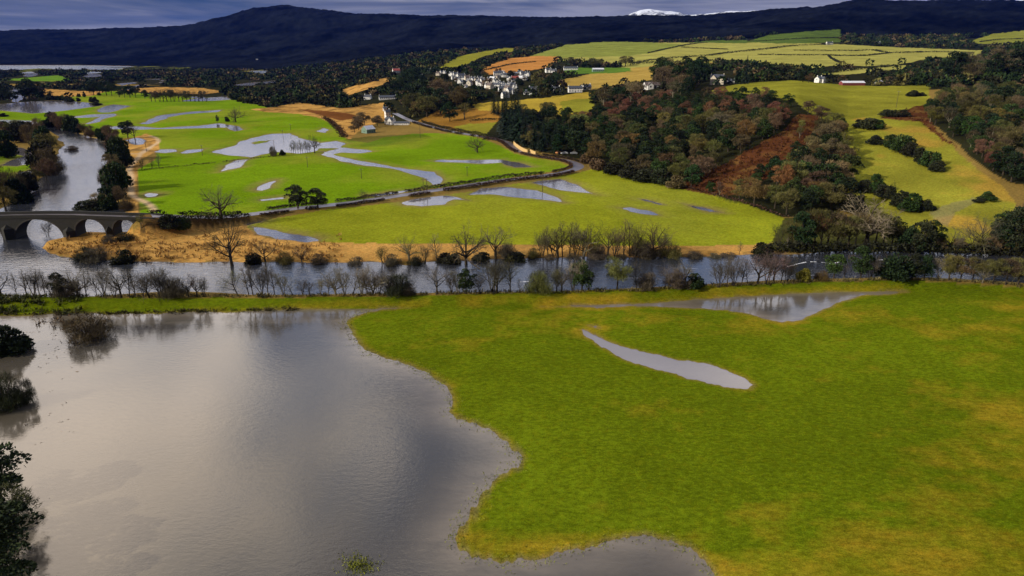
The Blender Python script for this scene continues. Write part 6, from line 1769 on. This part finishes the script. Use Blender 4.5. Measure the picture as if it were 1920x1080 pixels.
for k in range(70):
    px, py = R.normal(130, 28), R.normal(600, 6) + R.normal(0, 8)
    if py < 593: continue
    x, y = flat(px, py); pts.append((float(x), float(y), 0.0))
tufts('flood_reeds', pts, 0.25, 0.7, 'brown reed tufts standing in the flood below the bank', 'reeds', (0.09, 0.055, 0.025), 5)
pts = []
for k in range(90):
    px, py = R.uniform(0, 1) ** 2 * 150, R.uniform(564, 590)
    x, y = flat(px, py); pts.append((float(x), float(y), float(ground_z(x, y)[0])))
tufts('bank_scrub', pts, 0.5, 0.9, 'dark scrubby growth over the left end of the grass bank', 'scrub', (0.055, 0.060, 0.015))
pts = []
for k in range(500):
    px, py = R.uniform(90, 640), R.normal(470, 14)
    if not (438 < py < 492): continue
    x, y, z = at(px, py)
    if z > 0.15: pts.append((x, y, z))
tufts('tan_tussocks', pts, 0.5, 0.9, 'tussocks of dead grass over the tan spit', 'tussocks', (0.30, 0.17, 0.05), 8)
pts = []
for k in range(190):
    px, py = R.normal(674, 15), R.normal(1060, 9)
    x, y = flat(px, py); pts.append((float(x), float(y), 0.0))
shore = WATER_POLYS[0][0]
spx, spy = proj(shore[:, 0], shore[:, 1], np.zeros(len(shore)))
for (a, b_, u, v) in zip(shore[:-1], shore[1:], spx, spy):
    if 640 < u < 1400 and 582 < v < 1085 and np.hypot(*(b_ - a)) < 6:
        for k in range(5):
            p_ = a + (b_ - a) * R.uniform() + R.normal(0, 0.9, 2)
            pts.append((float(p_[0]), float(p_[1]), max(0.0, float(ground_z(*p_)[0]))))
tufts('drowned_grass', pts, 0.03, 0.28, 'yellow-green grass blades breaking the flood at its margin and in a patch at bottom', 'grass', (0.16, 0.17, 0.02), 5, None, 0.5)
pts = []
for k in range(520):
    px = R.uniform(-10, 1930)
    py = np.interp(px, [0, 640, 720, 840, 960, 1060, 1200, 1280, 1440, 1500, 1640, 1750, 1850, 1920], [557, 556, 553, 551, 549, 548, 545, 539, 533, 529, 525, 525, 530, 537]) + R.normal(0, 1.2)
    x, y, z = at(px, py); pts.append((x, y, z))
tufts('bank_undergrowth', pts, 0.40, 0.6, 'low tangled growth at the feet of the trees on the near river bank', 'undergrowth', (0.115, 0.095, 0.035), 14)
pts = []
for poly, n_ in (([(1275, 350), (1330, 320), (1400, 285), (1470, 245), (1500, 217), (1538, 218), (1528, 266), (1458, 316), (1400, 360), (1330, 364)], 1300), ([(1650, 222), (1690, 208), (1730, 196), (1750, 240), (1800, 280), (1780, 272), (1720, 228)], 350)):
    for x, y, z, *_ in scatter(poly, 0.9, 77 + n_, n_): pts.append((x, y, z))
tufts('bracken', pts, 0.6, 1.0, 'dead rust-red bracken on the open slopes beside the woods', 'bracken', (0.095, 0.034, 0.012), 12)
# white water on the river
M_FOAM = mat_plain('foam', (0.75, 0.75, 0.76), 0.7, 0.1)
f = MB()
for pts_, w0 in [([(1476, 500), (1492, 496), (1505, 493), (1519, 491), (1540, 492), (1560, 494), (1580, 490)], 0.5), ([(1634, 488), (1650, 487.5), (1668, 487)], 0.35), ([(1780, 497), (1815, 498), (1850, 502), (1866, 504)], 0.3), ([(975, 529), (990, 528.5), (1003, 530)], 0.35)]:
    q = smooth_line(np.array([(*map(float, flat(a, b_)), 0) for a, b_ in pts_]), 0.6)[:, :2]
    for i in range(len(q) - 1):
        wa, wb = w0 * R.uniform(0.05, 0.75), w0 * R.uniform(0.05, 0.75)
        if R.uniform() < 0.08: continue
        f.quad((q[i][0], q[i][1] - wa, 0.055), (q[i + 1][0], q[i + 1][1] - wb, 0.055), (q[i + 1][0], q[i + 1][1] + wb, 0.055), (q[i][0], q[i][1] + wa, 0.055))
tag(link('river_foam', f.mesh('river_foam'), M_FOAM), 'thin white lines of broken water on the river', 'foam', None, 'stuff')

# ------------------------------------------------------------------ air
hz = MB(); hz.box(-9000, 9000, -600, 16000, -22, 800)
hm = bpy.data.materials.new('haze'); hm.use_nodes = True
t = NT(hm.node_tree)
HAZE = t.n('ShaderNodeVolumePrincipled', None, Color=(0.06, 0.17, 1.0), Density=0.000012)
t.t.links.new(HAZE.outputs[0], t.n('ShaderNodeOutputMaterial').inputs[1])
ho = link('haze', hz.mesh('haze'), hm)
tag(ho, 'thin blue haze in the air of the valley', 'haze', None, 'stuff')
